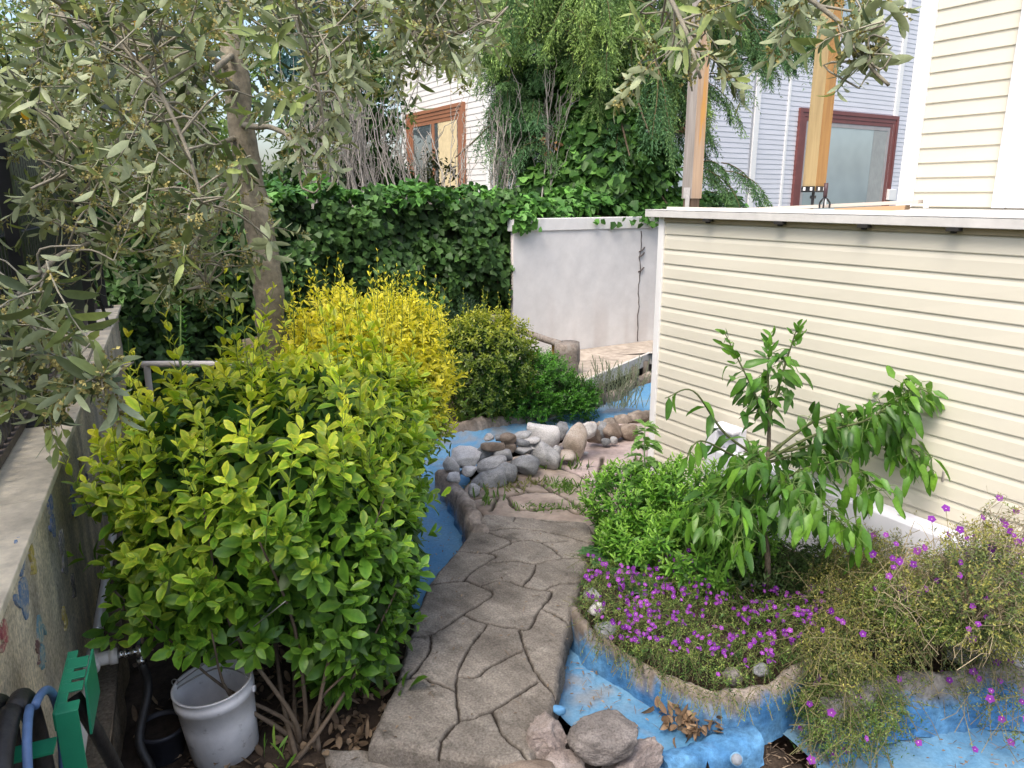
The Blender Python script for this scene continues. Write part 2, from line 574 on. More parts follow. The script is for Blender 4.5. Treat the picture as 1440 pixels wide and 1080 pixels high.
# ------------------------------------------------------------------ ground: one sheet to the horizon
def ground():
    xs = np.concatenate([[-400, -60, -15, -7], np.arange(-4.2, 5.0, .04), [7, 15, 60, 400]])
    ys = np.concatenate([[-200, -20, -3], np.arange(.5, 9.5, .04), [12, 20, 60, 600]])
    X, Y = np.meshgrid(xs, ys)
    p = np.stack([X.ravel(), Y.ravel()], 1)
    z = ground_z(p)
    core = (np.abs(p[:, 0]) < 6) & (p[:, 1] > 0) & (p[:, 1] < 10)
    pc = p[core]
    for poly, dep in ((STREAM, .36), (POOL, .3)):
        d = seg_dist(pc, poly, True); i = inside(pc, poly)
        zz = z[core]; zz = np.where(i | (d < .05), np.minimum(zz, -.1 - dep), zz); z[core] = zz
    # under the path and patio
    i = inside(pc, PATH_OUT) & (seg_dist(pc, PATH_OUT, True) > .05)
    zz = z[core]; zz = np.where(i, np.minimum(zz, -.15), zz); z[core] = zz
    i = inside(pc, PATIO_OUT)
    zz = z[core]; zz = np.where(i, np.minimum(zz, -.09), zz); z[core] = zz
    n, m = len(ys), len(xs)
    a = np.arange(n - 1)[:, None] * m + np.arange(m - 1)[None]
    q = np.stack([a, a + 1, a + m + 1, a + m], -1).reshape(-1, 4)
    mb = MB()
    p3 = np.concatenate([p, z[:, None]], 1)
    c = lerp((.035, .024, .017), (.085, .062, .045), .5 + .5 * vn(p3, 5.0, 2.0))
    far = (p[:, 1] > 9.6) | (np.abs(p[:, 0]) > 6)
    c[far] = (.06, .08, .03)
    mb.add(p3, q, c=c)
    tag(mb.build('ground', M_soil), kind='structure')


# ------------------------------------------------------------------ stepping path with real joints
def grid_sheet(L, Rr, nu, nv, zfun, joints, jw, jd, cfun, skirt, mat, name, edge=.03, jc=(.045, .036, .029), thick_noise=0.0):
    L, Rr = curve(L, nv), curve(Rr, nv)
    for e_, sd_ in ((L, 2.0), (Rr, 9.0)): e_[:, 0] += .004 * vn(e_, 9.0, sd_) + .004 * vn(e_, 33.0, sd_)
    u = np.linspace(0, 1, nu)
    p = L[:, None] * (1 - u)[None, :, None] + Rr[:, None] * u[None, :, None]
    p = p.reshape(-1, 3)
    out = np.concatenate([L, Rr[::-1]])
    de = seg_dist(p, out, True)
    dj = np.full(len(p), 9.0)
    for j in joints:
        jj = curve(j, max(10, len(j) * 5))
        jj = jj + .005 * np.stack([vn(jj, 30, 1), vn(jj, 30, 5), 0 * jj[:, 0]], 1)
        dj = np.minimum(dj, seg_dist(p, jj))
    jwv = jw * (1 + .45 * vn(p, 9.0, 8.0))
    g = np.clip(1 - dj / jwv, 0, 1)
    g = g * g * (3 - 2 * g)
    z = zfun(p) + .004 * vn(p, 8.0, 3.0) + .002 * vn(p, 27.0, 6.0) - jd * np.clip(g * 1.7, 0, 1) - .022 * np.clip(1 - de / edge, 0, 1) ** 2
    p = p.copy(); p[:, 2] = z
    c = cfun(p)
    gg = np.clip(g * 1.6, 0, 1)[:, None]
    c = c * (1 - gg) + np.asarray(jc) * gg
    mb = MB()
    a = np.arange(nv - 1)[:, None] * nu + np.arange(nu - 1)[None]
    q = np.stack([a, a + nu, a + nu + 1, a + 1], -1).reshape(-1, 4)
    mb.add(p, q, c=c)
    ring = np.concatenate([np.arange(nu), np.arange(1, nv) * nu + nu - 1, (nv - 1) * nu + np.arange(nu - 2, -1, -1), np.arange(nv - 2, 0, -1) * nu])
    top = p[ring]; k = len(ring)
    ctr = p.mean(0)
    sk = [top]
    nrm = unit(np.concatenate([(top - ctr)[:, :2], np.zeros((k, 1))], 1))
    for f in (.3, .65, 1.0):
        b = top.copy(); b[:, 2] = top[:, 2] - skirt * f
        b += nrm * (.012 * np.sin(f * 3) + .012 * vn(b, 18.0, 2.0)[:, None])
        sk.append(b)
    v = np.concatenate(sk)
    i = np.arange(k); i2 = (i + 1) % k
    qq = np.concatenate([np.stack([r * k + i, r * k + i2, (r + 1) * k + i2, (r + 1) * k + i], -1) for r in range(3)])
    mb.add(v, qq, c=cfun(v) * .85)
    o = mb.build(name, mat, recalc=True)
    tag(o, kind='structure')
    return out


def pz(pts):      # crop coordinates of the path close-up to source pixels
    return GG([(500 + x / 2.842, 700 + y / 2.842) for x, y in pts])


PJ = [[(295, 348), (435, 330), (490, 350), (548, 385), (430, 465), (300, 545), (210, 557)],
      [(430, 330), (480, 285), (560, 230), (480, 218), (390, 213)],
      [(500, 125), (560, 150), (622, 177), (530, 220)],
      [(540, 258), (640, 252), (720, 265), (770, 250), (825, 240), (785, 205), (740, 180), (690, 170), (622, 177)],
      [(720, 265), (705, 310), (665, 350)],
      [(505, 348), (580, 330), (660, 350), (720, 365), (785, 378), (740, 440), (690, 520), (640, 520), (510, 500), (430, 465)],
      [(745, 370), (810, 345), (905, 335)], [(740, 440), (790, 465), (860, 500)],
      [(655, 530), (680, 610), (720, 700), (800, 795)],
      [(525, 510), (470, 580), (415, 680), (400, 770), (415, 890)],
      [(410, 712), (480, 712), (570, 655), (665, 608)],
      [(300, 545), (290, 620), (215, 720)], [(150, 722), (260, 722), (330, 745), (395, 775)],
      [(415, 890), (545, 850), (640, 790), (725, 738)],
      [(415, 890), (350, 960), (325, 1065)],
      [(545, 850), (590, 950), (665, 1020), (700, 1090)],
      [(825, 240), (920, 238)], [(740, 180), (850, 170)], [(515, 135), (650, 120), (830, 150), (965, 190)],
      [(630, 95), (660, 70), (780, 95), (860, 95)]]
PL = pz([(512, 62), (400, 210), (292, 345), (213, 555), (163, 720), (100, 860), (55, 965)])
PR = pz([(925, 95), (955, 165), (898, 340), (852, 500), (812, 700), (786, 850), (690, 1085)])
PATH_OUT = np.concatenate([curve(PL, 40), curve(PR, 40)[::-1]])
TL = GG([(850, 596), (770, 628), (690, 652), (650, 690), (676, 716), (684, 730)], -.012)
TR = GG([(985, 590), (962, 640), (925, 665), (905, 700), (870, 728), (838, 750)], -.012)
PATIO_OUT = np.concatenate([curve(TL, 30), curve(TR, 30)[::-1]])


def path_col(p):
    a = lerp((.185, .162, .138), (.32, .285, .245), .5 + .55 * vn(p, 3.2, 1.0) + .3 * vn(p, 17.0, 3.0))
    li = np.clip(vn(p, 6.5, 17.0) + .6 * vn(p, 23.0, 4.0) - .55, 0, .6)[:, None]
    a = a * (1 - li) + np.array((.33, .30, .26)) * li
    dk_ = np.clip(vn(p, 5.0, 31.0) + .5 * vn(p, 31.0, 14.0) - .6, 0, .5)[:, None]
    a = a * (1 - dk_) + np.array((.07, .062, .05)) * dk_
    return a


TJ = [GG(j) for j in ([(770, 640), (785, 654), (812, 665), (846, 682), (915, 692)], [(742, 670), (780, 690), (812, 708), (840, 735)],
                      [(640, 702), (676, 698), (712, 695), (728, 713), (792, 713), (812, 720), (850, 722)], [(712, 695), (748, 689), (782, 690)],
                      [(683, 668), (720, 680), (748, 689)], [(848, 640), (842, 662), (840, 680)], [(700, 697), (690, 716)],
                      [(895, 640), (905, 660), (900, 690)])]
PINK = GG([(785, 654), (812, 665), (846, 682), (915, 692), (1000, 690), (1000, 560), (850, 590), (780, 630)])


def patio_col(p):
    i = inside(p, PINK)[:, None]
    a = lerp((.30, .235, .195), (.42, .35, .29), .5 + .5 * vn(p, 6.0, 1.0))
    b = lerp((.46, .36, .33), (.56, .46, .43), .5 + .5 * vn(p, 5.0, 7.0))
    d = np.clip(.5 + .9 * vn(p, 3.0, 12.0), 0, 1)[:, None] * .25
    return np.where(i, b, a) * (1 - d)


grid_sheet(PL, PR, 150, 330, lambda p: np.zeros(len(p)), [pz(j) for j in PJ], .0082, .014, path_col, .13, M_path, 'path', edge=.02)
grid_sheet(TL, TR, 150, 200, lambda p: np.full(len(p), -.012), TJ, .02, .02, patio_col, .08, M_patio, 'patio', edge=.03, jc=(.06, .05, .035))
# lower step below the front of the path
st0 = GG([(455, 1062), (470, 1130), (480, 1180)], -.13); st1 = GG([(742, 1075), (760, 1130), (775, 1180)], -.13)
grid_sheet(st0, st1, 60, 40, lambda p: np.full(len(p), -.085), [], .01, .01, lambda p: path_col(p) * 1.25, .08, M_path, 'front_step', edge=.03)
ground()

# ------------------------------------------------------------------ the painted stream floor
BLUE, BLUE2, BLUE3 = (.085, .235, .42), (.15, .30, .44), (.06, .22, .45)


def blue_col(p, dirt=.55):
    c = lerp(BLUE, BLUE2, .5 + .5 * vn(p, 3.0, 3.0) + .3 * vn(p, 19.0, 9.0))
    d = np.clip((vn(p, 2.6, 21.0) + .5 * vn(p, 11.0, 5.0)) - (1 - dirt * 1.6), 0, .7)[:, None]
    return c * (1 - d) + np.array((.24, .23, .22)) * d


mb = MB(); nu = 40
u = np.linspace(0, 1, nu)
c0, c1 = SL, SR
rows = []
for i in range(89):
    for f in (0, .5):
        rows.append((c0[i] * (1 - f) + c0[i + 1] * f, c1[i] * (1 - f) + c1[i + 1] * f))
p = np.array([a[None] * (1 - u)[:, None] + b[None] * u[:, None] for a, b in rows])
p[..., 2] = ZF + .03 + .09 * np.clip((p[..., 1] - 4.1) / .9, 0, 1) + .04 * np.abs(u * 2 - 1)[None] ** 4 + .012 * vn(p, 5.0)
nv = len(rows); p = p.reshape(-1, 3)
a = np.arange(nv - 1)[:, None] * nu + np.arange(nu - 1)[None]
mb.add(p, np.stack([a, a + nu, a + nu + 1, a + 1], -1).reshape(-1, 4), c=blue_col(p))
tag(mb.build('stream_floor', M_bed, recalc=True), kind='structure')
# lower pool floor
pc = POOL.mean(0); ringp = curve(np.concatenate([POOL, POOL[:1]]), 60)
mb = MB(); vs = []; rr = np.linspace(0, 1.02, 26)
for r_ in rr: vs.append(pc + (ringp - pc) * r_)
p = np.array(vs).reshape(-1, 3); p[:, 2] = -.27 + np.repeat(np.clip(rr - .8, 0, 1) * .25, 60) + .012 * vn(p, 6.0)
a = np.arange(25)[:, None] * 60 + np.arange(59)[None]
mb.add(p, np.stack([a, a + 60, a + 61, a + 1], -1).reshape(-1, 4), c=blue_col(p, .32) * np.array((1.15, 1.05, 1.0)))
tag(mb.build('pool_floor', M_bed, recalc=True), kind='structure')


# ------------------------------------------------------------------ rough concrete kerbs along the water
def kerb(name, label, pts, w, h, top, paint_side=0, paint_from=.3, seed=0.0, cols=((.20, .165, .135), (.40, .34, .29)), rough=.02, n=None, allblue=False, paint_fn=None):
    pts = np.asarray(pts, float).copy(); pts[:, 2] = top
    L = np.linalg.norm(np.diff(pts, axis=0), axis=1).sum()
    n = n or int(L / .02)
    c = curve(pts, n)
    c[:, 2] += .015 * vn(c, 3.0, seed)
    tan = unit(np.gradient(c, axis=0)); nrm = np.stack([tan[:, 1], -tan[:, 0], 0 * tan[:, 0]], 1); nrm = unit(nrm)   # right side
    prof = [(-.62, -1.0), (-.57, -.75), (-.54, -.5), (-.5, -.28), (-.42, -.1), (-.25, 0), (0, .03), (.25, 0), (.42, -.1), (.5, -.28), (.54, -.5), (.57, -.75), (.62, -1.0)]
    k = len(prof)
    V = np.array([c + nrm * (a * w) + UP * (b * h) for a, b in prof]).transpose(1, 0, 2)
    side = np.array([a for a, b in prof]); dep = np.array([-b for a, b in prof])
    flat = V.reshape(-1, 3)
    dv = unit(nrm[:, None] * side[None, :, None] * 2 + UP * .6).reshape(-1, 3)
    flat = flat + dv * (rough * vn(flat, 9.0, seed) + rough * .5 * vn(flat, 28.0, seed + 3))[:, None]
    cc = lerp(cols[0], cols[1], .5 + .6 * vn(flat, 6.0, seed + 5) + .3 * vn(flat, 25.0, seed))
    if paint_side or allblue:
        sd_ = np.tile(side, len(c)) * (paint_side or 1); dp = np.tile(dep, len(c))
        e = dp + .16 * vn(flat, 9.0, seed + 2) + .1 * vn(flat, 30.0, seed)
        w_ = np.clip((e - paint_from) * 7, 0, 1) * (sd_ > .2)
        if allblue: w_ = np.clip((e + .3) * 6, 0, 1) * np.ones_like(e)
        if paint_fn is not None: w_ = np.maximum(w_, paint_fn(flat))
        bl = lerp((.05, .18, .40), (.13, .31, .52), .5 + .6 * vn(flat, 8.0, 13.0))
        cc = cc * (1 - w_[:, None]) + bl * w_[:, None]
    m = MB()
    i = np.arange(len(c) - 1)[:, None] * k + np.arange(k - 1)[None]
    q = np.stack([i, i + 1, i + k + 1, i + k], -1).reshape(-1, 4)
    m.add(flat, q, c=cc)
    for r0 in (0, (len(c) - 1) * k):       # end caps
        ctr = flat[r0:r0 + k].mean(0)
        ii = np.arange(k - 1)
        m.add(np.concatenate([flat[r0:r0 + k], [ctr]]), None, np.stack([ii, ii + 1, np.full(k - 1, k)], -1), c=np.concatenate([cc[r0:r0 + k], cc[r0 + 3:r0 + 4]]))
    og = c[len(c) // 2].copy(); og[2] = top - h
    o = m.build(name, M_kerb, origin=og, recalc=True)
    tag(o, label, 'kerb')
    return o


kerb('concrete_kerb', 'rough grey concrete kerb winding along the far bank below the round clipped shrubs', GG([(985, 517), (930, 526), (893, 535), (868, 552), (816, 568), (744, 582), (678, 593), (614, 607), (572, 640), (548, 692)]), .10, .26, .02, 1, .22, 1.0)
kerb('concrete_kerb', 'short log-like concrete kerb between the blue stream and the pink patio corner', GG([(985, 574), (918, 583), (870, 592), (838, 606)]), .12, .26, .04, -1, .6, 2.0, rough=.025)
kerb('concrete_kerb', 'rounded concrete kerb bordering the blue channel left of the flagstones', GG([(622, 668), (634, 682), (650, 702), (664, 724), (674, 748)]), .10, .24, .03, 1, .5, 3.0)
kerb('concrete_kerb', 'long curved pool rim with deep blue inner face under the purple flowers', GG([(808, 855), (828, 884), (876, 915), (938, 948), (1000, 974), (1062, 970), (1108, 950), (1138, 926)]), .062, .24, .0, 1, .14, 4.0, rough=.015,
     paint_fn=lambda f: np.clip((f[:, 0] - .80) * 6, 0, 1) * np.clip((-.025 - f[:, 2] + .03 * vn(f, 9.0)) * 22, 0, 1))
kerb('concrete_kerb', 'low blue painted pool edge with a pipe end at its tip', GG([(932, 1062), (975, 1046), (1020, 1030), (1062, 1018)], -.1), .13, .16, -.115, 1, 0, 5.0, allblue=True, rough=.015)
kerb('concrete_kerb', 'grey and blue kerb at the back of the lower pool under the trailing plant', GG([(1160, 985), (1220, 965), (1290, 948), (1370, 938), (1450, 938), (1560, 950)]), .09, .26, .0, 1, .2, 6.0, cols=((.16, .15, .14), (.30, .28, .26)), rough=.02)
# pipe end set in the pool edge
e0 = G(1036, 1068, -.15); t = thing('pipe_end', 'round capped pipe end sticking out of the low blue pool edge', 'pipe', e0)
fw = unit(np.array([-.1, -.75, .45])); m = MB(); m.cyl(e0 - fw * .1, e0, .024, n=24); m.build('sleeve', mat_plain('blue_pipe', (.14, .30, .48), .6, var=.2, scale=40), t)
m = MB(); m.cyl(e0 - fw * .001, e0 + fw * .004, .021, .020, n=24); m.build('cap', mat_plain('grey_cap', (.20, .22, .25), .7, var=.3, scale=60, bmp=.3), t)


# ================================================================== walls in a local frame
class Wall:
    """frame: O (at z=0), along A, out N"""
    def __init__(s, O, A, Nn):
        s.O = np.asarray(O, float); s.A = unit(A); s.N = unit(Nn)

    def pt(s, a, z, d=0.0):
        q = s.O + s.A * a + s.N * d
        return np.array([q[0], q[1], z])

    def box(s, mb, a0, a1, z0, z1, d0, d1, m=0, c=None):
        mb.box(s.pt(a0, z0, d0), s.A * (a1 - a0), s.N * (d1 - d0), UP * (z1 - z0), m, c)

    def hit(s, px, py, d=0.0):
        r = ray(px, py); o = np.array([0, 0, H])
        t = np.dot(s.O + s.N * d - o, s.N) / np.dot(r, s.N)
        q = o + r * t
        return np.dot(q - s.O, s.A), q[2]

    def siding(s, mb, a0, a1, z0, z1, e, lip=.012, dutch=True, sag=0.0):
        """lapped courses as one continuous profile extruded along the wall"""
        n = int(math.ceil((z1 - z0) / e))
        pr = []
        for i in range(n):
            b = z0 + i * e; tz = min(b + e, z1)
            pr.append((b, .0015)); pr.append((b, lip)); pr.append((b + .004, lip + .001))
            if dutch:
                pr.append((b + .66 * e, lip * .88)); pr.append((b + .84 * e, lip * .35))
            pr.append((tz - .0005, .0015))
        k = max(2, int((a1 - a0) / .25))
        aa = np.linspace(a0, a1, k)
        V = np.array([[s.pt(a, z, d + .0012 * math.sin(a * 5 + z * 17)) for (z, d) in pr] for a in aa]).reshape(-1, 3)
        m = len(pr)
        i = np.arange(k - 1)[:, None] * m + np.arange(m - 1)[None]
        q = np.stack([i, i + m, i + m + 1, i + 1], -1).reshape(-1, 4)
        mb.add(V, q)


# ------------------------------------------------------------------ left retaining wall
W0 = np.array([-1.145, 1.478, 0])
LW = Wall(W0, WD, WN)
M_render = mat_vcol('stained_render', .95, 75, .5, 1.3, 1.0, 70, big=5)
M_cap = mat_vcol('stone_coping', .8, 9, .62, 1.15, .35, 70, big=4)
WEND = np.dot(G(197, 427, 1.0) - W0, WD)
lw = thing('retaining_wall', 'low rendered garden wall at the left with pale stone coping and faded painted handprints', 'wall', LW.pt(2, -.15, -.2))


def wall_grid(wl, a0, a1, z0, z1, d, cfun, step=.03, nz=.006):
    aa = np.arange(a0, a1 + step, step); zz = np.arange(z0, z1 + step * .5, step)
    A_, Z_ = np.meshgrid(aa, zz)
    p = np.array([wl.pt(x, y, d) for x, y in zip(A_.ravel(), Z_.ravel())])
    p += wl.N * (nz * vn(p, 7.0))[:, None]
    m = len(aa); i = np.arange(len(zz) - 1)[:, None] * m + np.arange(m - 1)[None]
    mb = MB(); mb.add(p, np.stack([i, i + 1, i + m + 1, i + m], -1).reshape(-1, 4), c=cfun(p))
    return mb


def render_col(p):
    c = lerp((.64, .52, .36), (.82, .72, .55), .5 + .6 * vn(p, 2.4, 3.0))
    st = np.clip(vn(np.stack([p[:, 0] * 6, p[:, 1] * 6, p[:, 2] * .7], 1), 1.3, 4.0) * 1.4 - .1, 0, .65)[:, None]
    c = c * (1 - st) + np.array((.42, .37, .31)) * st
    return c


mb = wall_grid(LW, -1.6, WEND - .02, -.3, .972, -.03, render_col, nz=.002)
LW.box(mb, -1.6, WEND - .02, -.3, .97, -.36, -.045, c=(.35, .30, .25))
mb.build('wall_body', M_render, lw, recalc=False)
mb = MB()
a = -1.6; k = 0
while a < WEND:
    b = min(a + 1.15, WEND)
    LW.box(mb, a + .003, b - .003, .972 + .002 * (k % 2), 1.0, -.40, 0, c=lerp((.74, .63, .46), (.82, .73, .57), np.array(RNG.random())))
    a = b; k += 1
bevel(mb.build('coping', M_cap, lw, smooth=False), .006)
# plinth
mb = MB()
pl = wall_grid(LW, -1.6, WEND - .3, -.35, .14, .075, lambda p: lerp((.20, .15, .10), (.34, .26, .18), .5 + .6 * vn(np.stack([p[:, 0], p[:, 1], p[:, 2] * .2], 1), 7.0)), nz=.012)
LW.box(pl, -1.6, WEND - .3, .10, .145, -.03, .08, c=(.20, .155, .11))
pl.build('plinth', M_render, lw)


def handprint(px, py, size, col, ang, sub=('palm', 5)):
    a, z = LW.hit(px, py, -.02)
    o = LW.pt(a, z, -.0285)
    mb = MB(); n = 0

    def blob(ca, cz, ra, rz, rot, d):
        th = np.linspace(0, 2 * math.pi, 15)[:-1]
        rr = 1 + .12 * np.sin(3 * th + ca * 90)
        x, y = np.cos(th) * ra * rr, np.sin(th) * rz * rr
        xr, yr = x * math.cos(rot) - y * math.sin(rot), x * math.sin(rot) + y * math.cos(rot)
        xr, yr = xr + ca, yr + cz
        xs, ys = xr * math.cos(ang) - yr * math.sin(ang), xr * math.sin(ang) + yr * math.cos(ang)
        v = np.array([o + LW.A * x_ * size + UP * y_ * size + LW.N * d for x_, y_ in zip(xs, ys)])
        v2 = v - LW.N * .007
        k = len(v); i = np.arange(k); j = (i + 1) % k
        mb.add(np.concatenate([v, v2, [v.mean(0)]]), np.stack([i, j, j + k, i + k], -1), np.stack([i, j, np.full(k, 2 * k)], -1), c=col)
    blob(0, 0, .045, .05, 0, .004)
    for i, (x, L, r) in enumerate([(-.038, .062, .35), (-.014, .078, .1), (.012, .080, -.1), (.036, .066, -.3)][:sub[1]]):
        blob(x, .055 + L * .5, .010, L * .55, r, .0043 + i * .0003)
    if sub[1] > 4: blob(-.07, .005, .011, .036, 1.0, .0056)
    mb.build('handprint', M_paint, lw, smooth=False, recalc=True)


M_paint, nt, b = newmat('faded_wall_paint')
a = N(nt, 'ShaderNodeVertexColor', layer_name='Col'); nz = noise_n(nt, 55, 6, .7)
r = ramp_node(nt, nz.outputs['Fac'], [(.34, 0.0), (.54, .92)])
nt.links.new(mixc(nt, r.outputs['Color'], (.62, .52, .37), a.outputs['Color']), b.inputs['Base Color']); b.inputs['Roughness'].default_value = .9
bump(nt, b, noise_n(nt, 55, 6, .7).outputs['Fac'], .6, .008)
for h in [(38, 838, 1.15, (.10, .21, .40), -.25), (60, 885, .8, (.13, .28, .33), 2.7), (11, 888, .62, (.38, .07, .09), .5),
          (52, 795, .5, (.55, .43, .08), .2), (78, 738, .8, (.10, .17, .38), -.1), (108, 715, .7, (.12, .22, .42), .1), (96, 872, .45, (.55, .42, .08), .5),
          (108, 830, .5, (.10, .09, .10), .2), (95, 790, .9, (.26, .24, .25), .1), (128, 690, .7, (.09, .12, .3), .3), (60, 922, .4, (.16, .08, .08), .2), (118, 668, .55, (.3, .24, .1), 0)]:
    handprint(*h)

# ------------------------------------------------------------------ black fence on the wall
fe = thing('metal_fence', 'black slatted metal fence standing on the stone coping at the left', 'fence', LW.pt(1.5, 1.0, -.16))
FO = -.17
posts = [np.dot(G(73, 593, 1.0) - W0, WD)]
posts += [posts[0] + 2.4, posts[0] - 2.4, posts[0] + 3.55]
for a in posts:
    mb = MB(); LW.box(mb, a - .025, a + .025, 1.0, 2.45, FO + .03, FO + .08)
    o = mb.build('post', M_black, fe, smooth=False); bevel(o, .004)
    mb = MB(); LW.box(mb, a - .06, a + .06, 1.0, 1.008, FO, FO + .12)
    for da in (-.045, .045):
        mb.cyl(LW.pt(a + da, 1.005, FO + .1), LW.pt(a + da, 1.02, FO + .1), .008, n=8)
    mb.build('flange', M_black, o, smooth=False)
a0, a1 = posts[2], posts[3]
M_rail = mat_plain('rusty_dark_rail', (.07, .055, .045), .6, var=.5, scale=30, bmp=.3)
mb = MB(); LW.box(mb, a0, a1, 1.012, 1.045, FO - .03, FO + .005)
mb.build('bottom_rail', M_rail, fe, smooth=False)
mb = MB(); LW.box(mb, a0, a1, 2.38, 2.43, FO - .02, FO + .02)
LW.box(mb, a0, a1, 1.72, 1.75, FO - .006, FO + .022)
mb.build('top_rail', M_black, fe, smooth=False)
mb = MB(); a = a0 + .05
while a < a1:
    wv = .05
    LW.box(mb, a, a + wv, 1.047, 2.40, FO - .018, FO - .008)
    a += .072
mb.build('slat', M_black, fe, smooth=False)
for a in (posts[0] + 2.4,):                       # bent brace at the next post
    mb = MB(); mb.tube(curve([LW.pt(a + .1, 1.0, FO + .15), LW.pt(a + .15, 1.12, FO + .12), LW.pt(a + .05, 1.3, FO + .09), LW.pt(a, 1.42, FO + .06)], 12), .012, 8)
    mb.build('brace', M_black, fe)

# ------------------------------------------------------------------ cream shed
S0 = np.array([.99, 4.95, 0])
SW = Wall(S0, -UD, -VD)
sh = thing('shed', 'cream vinyl clad shed with flat roof at the right, behind the citrus tree', 'shed', S0)
LEN, ZT = 4.2, 1.775
mb = MB(); SW.siding(mb, .03, LEN, .06, ZT, .0942, lip=.0078)
mb.build('siding', M_siding, sh, smooth=False)
mb = MB(); SW.box(mb, .03, LEN, -.1, ZT - .005, -2.5, -.004); mb.build('wall_core', M_siding, sh, smooth=False)
mb = MB(); SW.box(mb, -.022, .03, 0, ZT, -.03, .022); SW.box(mb, -.03, -.022, 0, ZT, -.03, .012)
bevel(mb.build('corner_trim', M_trim, sh, smooth=False), .004)
mb = MB(); SW.box(mb, .031, LEN, .0, .058, -.003, .028); SW.box(mb, .031, LEN, .058, .064, -.003, .034)
mb.build('base_trim', M_trim, sh, smooth=False)
mb = MB(); SW.box(mb, -.10, LEN, ZT + .002, ZT + .03, -2.55, .05); mb.build('roof', M_flash, sh, smooth=False)
mb = MB(); SW.box(mb, -.11, 2.33, ZT - .006, ZT + .036, .051, .064); SW.box(mb, 2.30, LEN, ZT - .012, ZT + .030, .0655, .074)
SW.box(mb, -.11, LEN, ZT + .0365, ZT + .042, -.12, .066)
bevel(mb.build('flashing', M_flash, sh, smooth=False), .003)
mb = MB(); SW.box(mb, .03, LEN, ZT - .035, ZT - .001, .0155, .021); mb.build('soffit_shadow', mat_plain('tan_shadow', (.34, .28, .18), .6), sh, smooth=False)  # darker tan strip that paints in the shadow beneath the roof edge
for a in (.42, .95, 1.45, 1.88, 2.3):
    mb = MB(); SW.box(mb, a, a + .05, ZT - .022, ZT - .007, .03, .072); SW.box(mb, a + .015, a + .03, ZT - .032, ZT - .022, .034, .06)
    mb.build('clip', M_dark, sh, smooth=False)

# white plinth wall in front of the shed
pw = thing('plinth_wall', 'low white plastered wall between the shed and the flower bed', 'wall', SW.pt(1.2, 0, .2))
M_white = mat_plain('white_plaster', (.66, .66, .72), .7, var=.07, scale=6, bmp=.1)
mb = MB(); SW.box(mb, .74, LEN, -.15, .42, .045, .17); bevel(mb.build('wall_body', M_white, pw, smooth=False), .012)
mb = MB(); SW.box(mb, .66, .739, -.1, .56, .04, .172); SW.box(mb, .739, .86, .4205, .56, .04, .10); SW.box(mb, .739, .86, .535, .56, .1003, .165)
bevel(mb.build('end_pier', M_white, pw, smooth=False), .008)

# upper house wall at the right
H0 = S0 + VD * 2.57
HW = Wall(H0, -UD, -VD)
hs = thing('house', 'yellow cream clad house wall rising behind the shed roof at the right edge', 'house', H0)
t2, _ = HW.hit(1412, 200)
mb = MB(); HW.siding(mb, .121, t2, ZT + .045, 5.2, .112, lip=.013, dutch=False)
mb.build('siding', M_siding2, hs, smooth=False)
mb = MB(); HW.box(mb, .0, 5, .3, 5.2, -3, -.004); mb.build('wall_core', M_siding2, hs, smooth=False)
mb = MB(); HW.box(mb, -.01, .12, ZT + .04, 5.2, -.1, .03); bevel(mb.build('corner_trim', M_trim, hs, smooth=False), .006)
mb = MB(); HW.box(mb, t2 + .001, t2 + .09, ZT + .04, 5.2, -.003, .05); HW.box(mb, t2 + .0905, t2 + .5, ZT + .04, 5.2, -.003, .02)
bevel(mb.build('door_casing', M_trim, hs, smooth=False), .006)

# board lying on the roof
b0, b1 = P(1298, 286, 4.75), P(1040, 297.5, 5.5)
bd = thing('roof_board', 'thin pale board lying tilted on the shed roof against the house wall', 'board', (b0 + b1) / 2)
ax = b1 - b0; ay = unit(np.cross(ax, UP)) * -.16; az = unit(np.cross(ax, ay)); az = az * (.022 if az[2] > 0 else -.022)
mb = MB(); mb.box(b0, ax, ay, az); mb.build('panel', mat_wood('pale_board', (.46, .38, .31), (.60, .53, .46), along=(1, 1, 0)), bd, smooth=False)
mb = MB(); mb.box(b0 - UP * .036 - ay * .02 + ax * .06, ax * .35, ay, UP * .03); mb.build('batten', mat_plain('tan_batten', (.42, .27, .15), .7), bd, smooth=False)
mb = MB(); mb.box(b0 - UP * .03 - ax * .012, -ax * .018, ay * .4, UP * .07); mb.build('end_bracket', M_trim, bd, smooth=False)


# ------------------------------------------------------------------ pergola posts
def post(label, base, ztop, w, mats, kind):
    t = thing('wooden_post', label, 'post', base)
    o = np.asarray(base) - (UD + VD) * w / 2 * 0
    mb = MB()
    c = [o + UD * i * w + VD * j * w for i, j in ((0, 0), (0, 1), (1, 1), (1, 0))]
    z0, z1 = base[2], ztop
    v = [np.array([q[0], q[1], z]) for z in np.linspace(z0, z1, 12) for q in c]
    for k in range(11):
        for i in range(4):
            j = (i + 1) % 4
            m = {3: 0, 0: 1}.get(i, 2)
            mb.add([v[k * 4 + i], v[k * 4 + j], v[k * 4 + 4 + j], v[k * 4 + 4 + i]], [[0, 1, 2, 3]], m=m)
    mb.add(c - np.array([0, 0, 0]) if False else [v[0], v[1], v[2], v[3]], [[3, 2, 1, 0]], m=2)
    mb.build('post_body', mats, t, smooth=False)
    return t, c


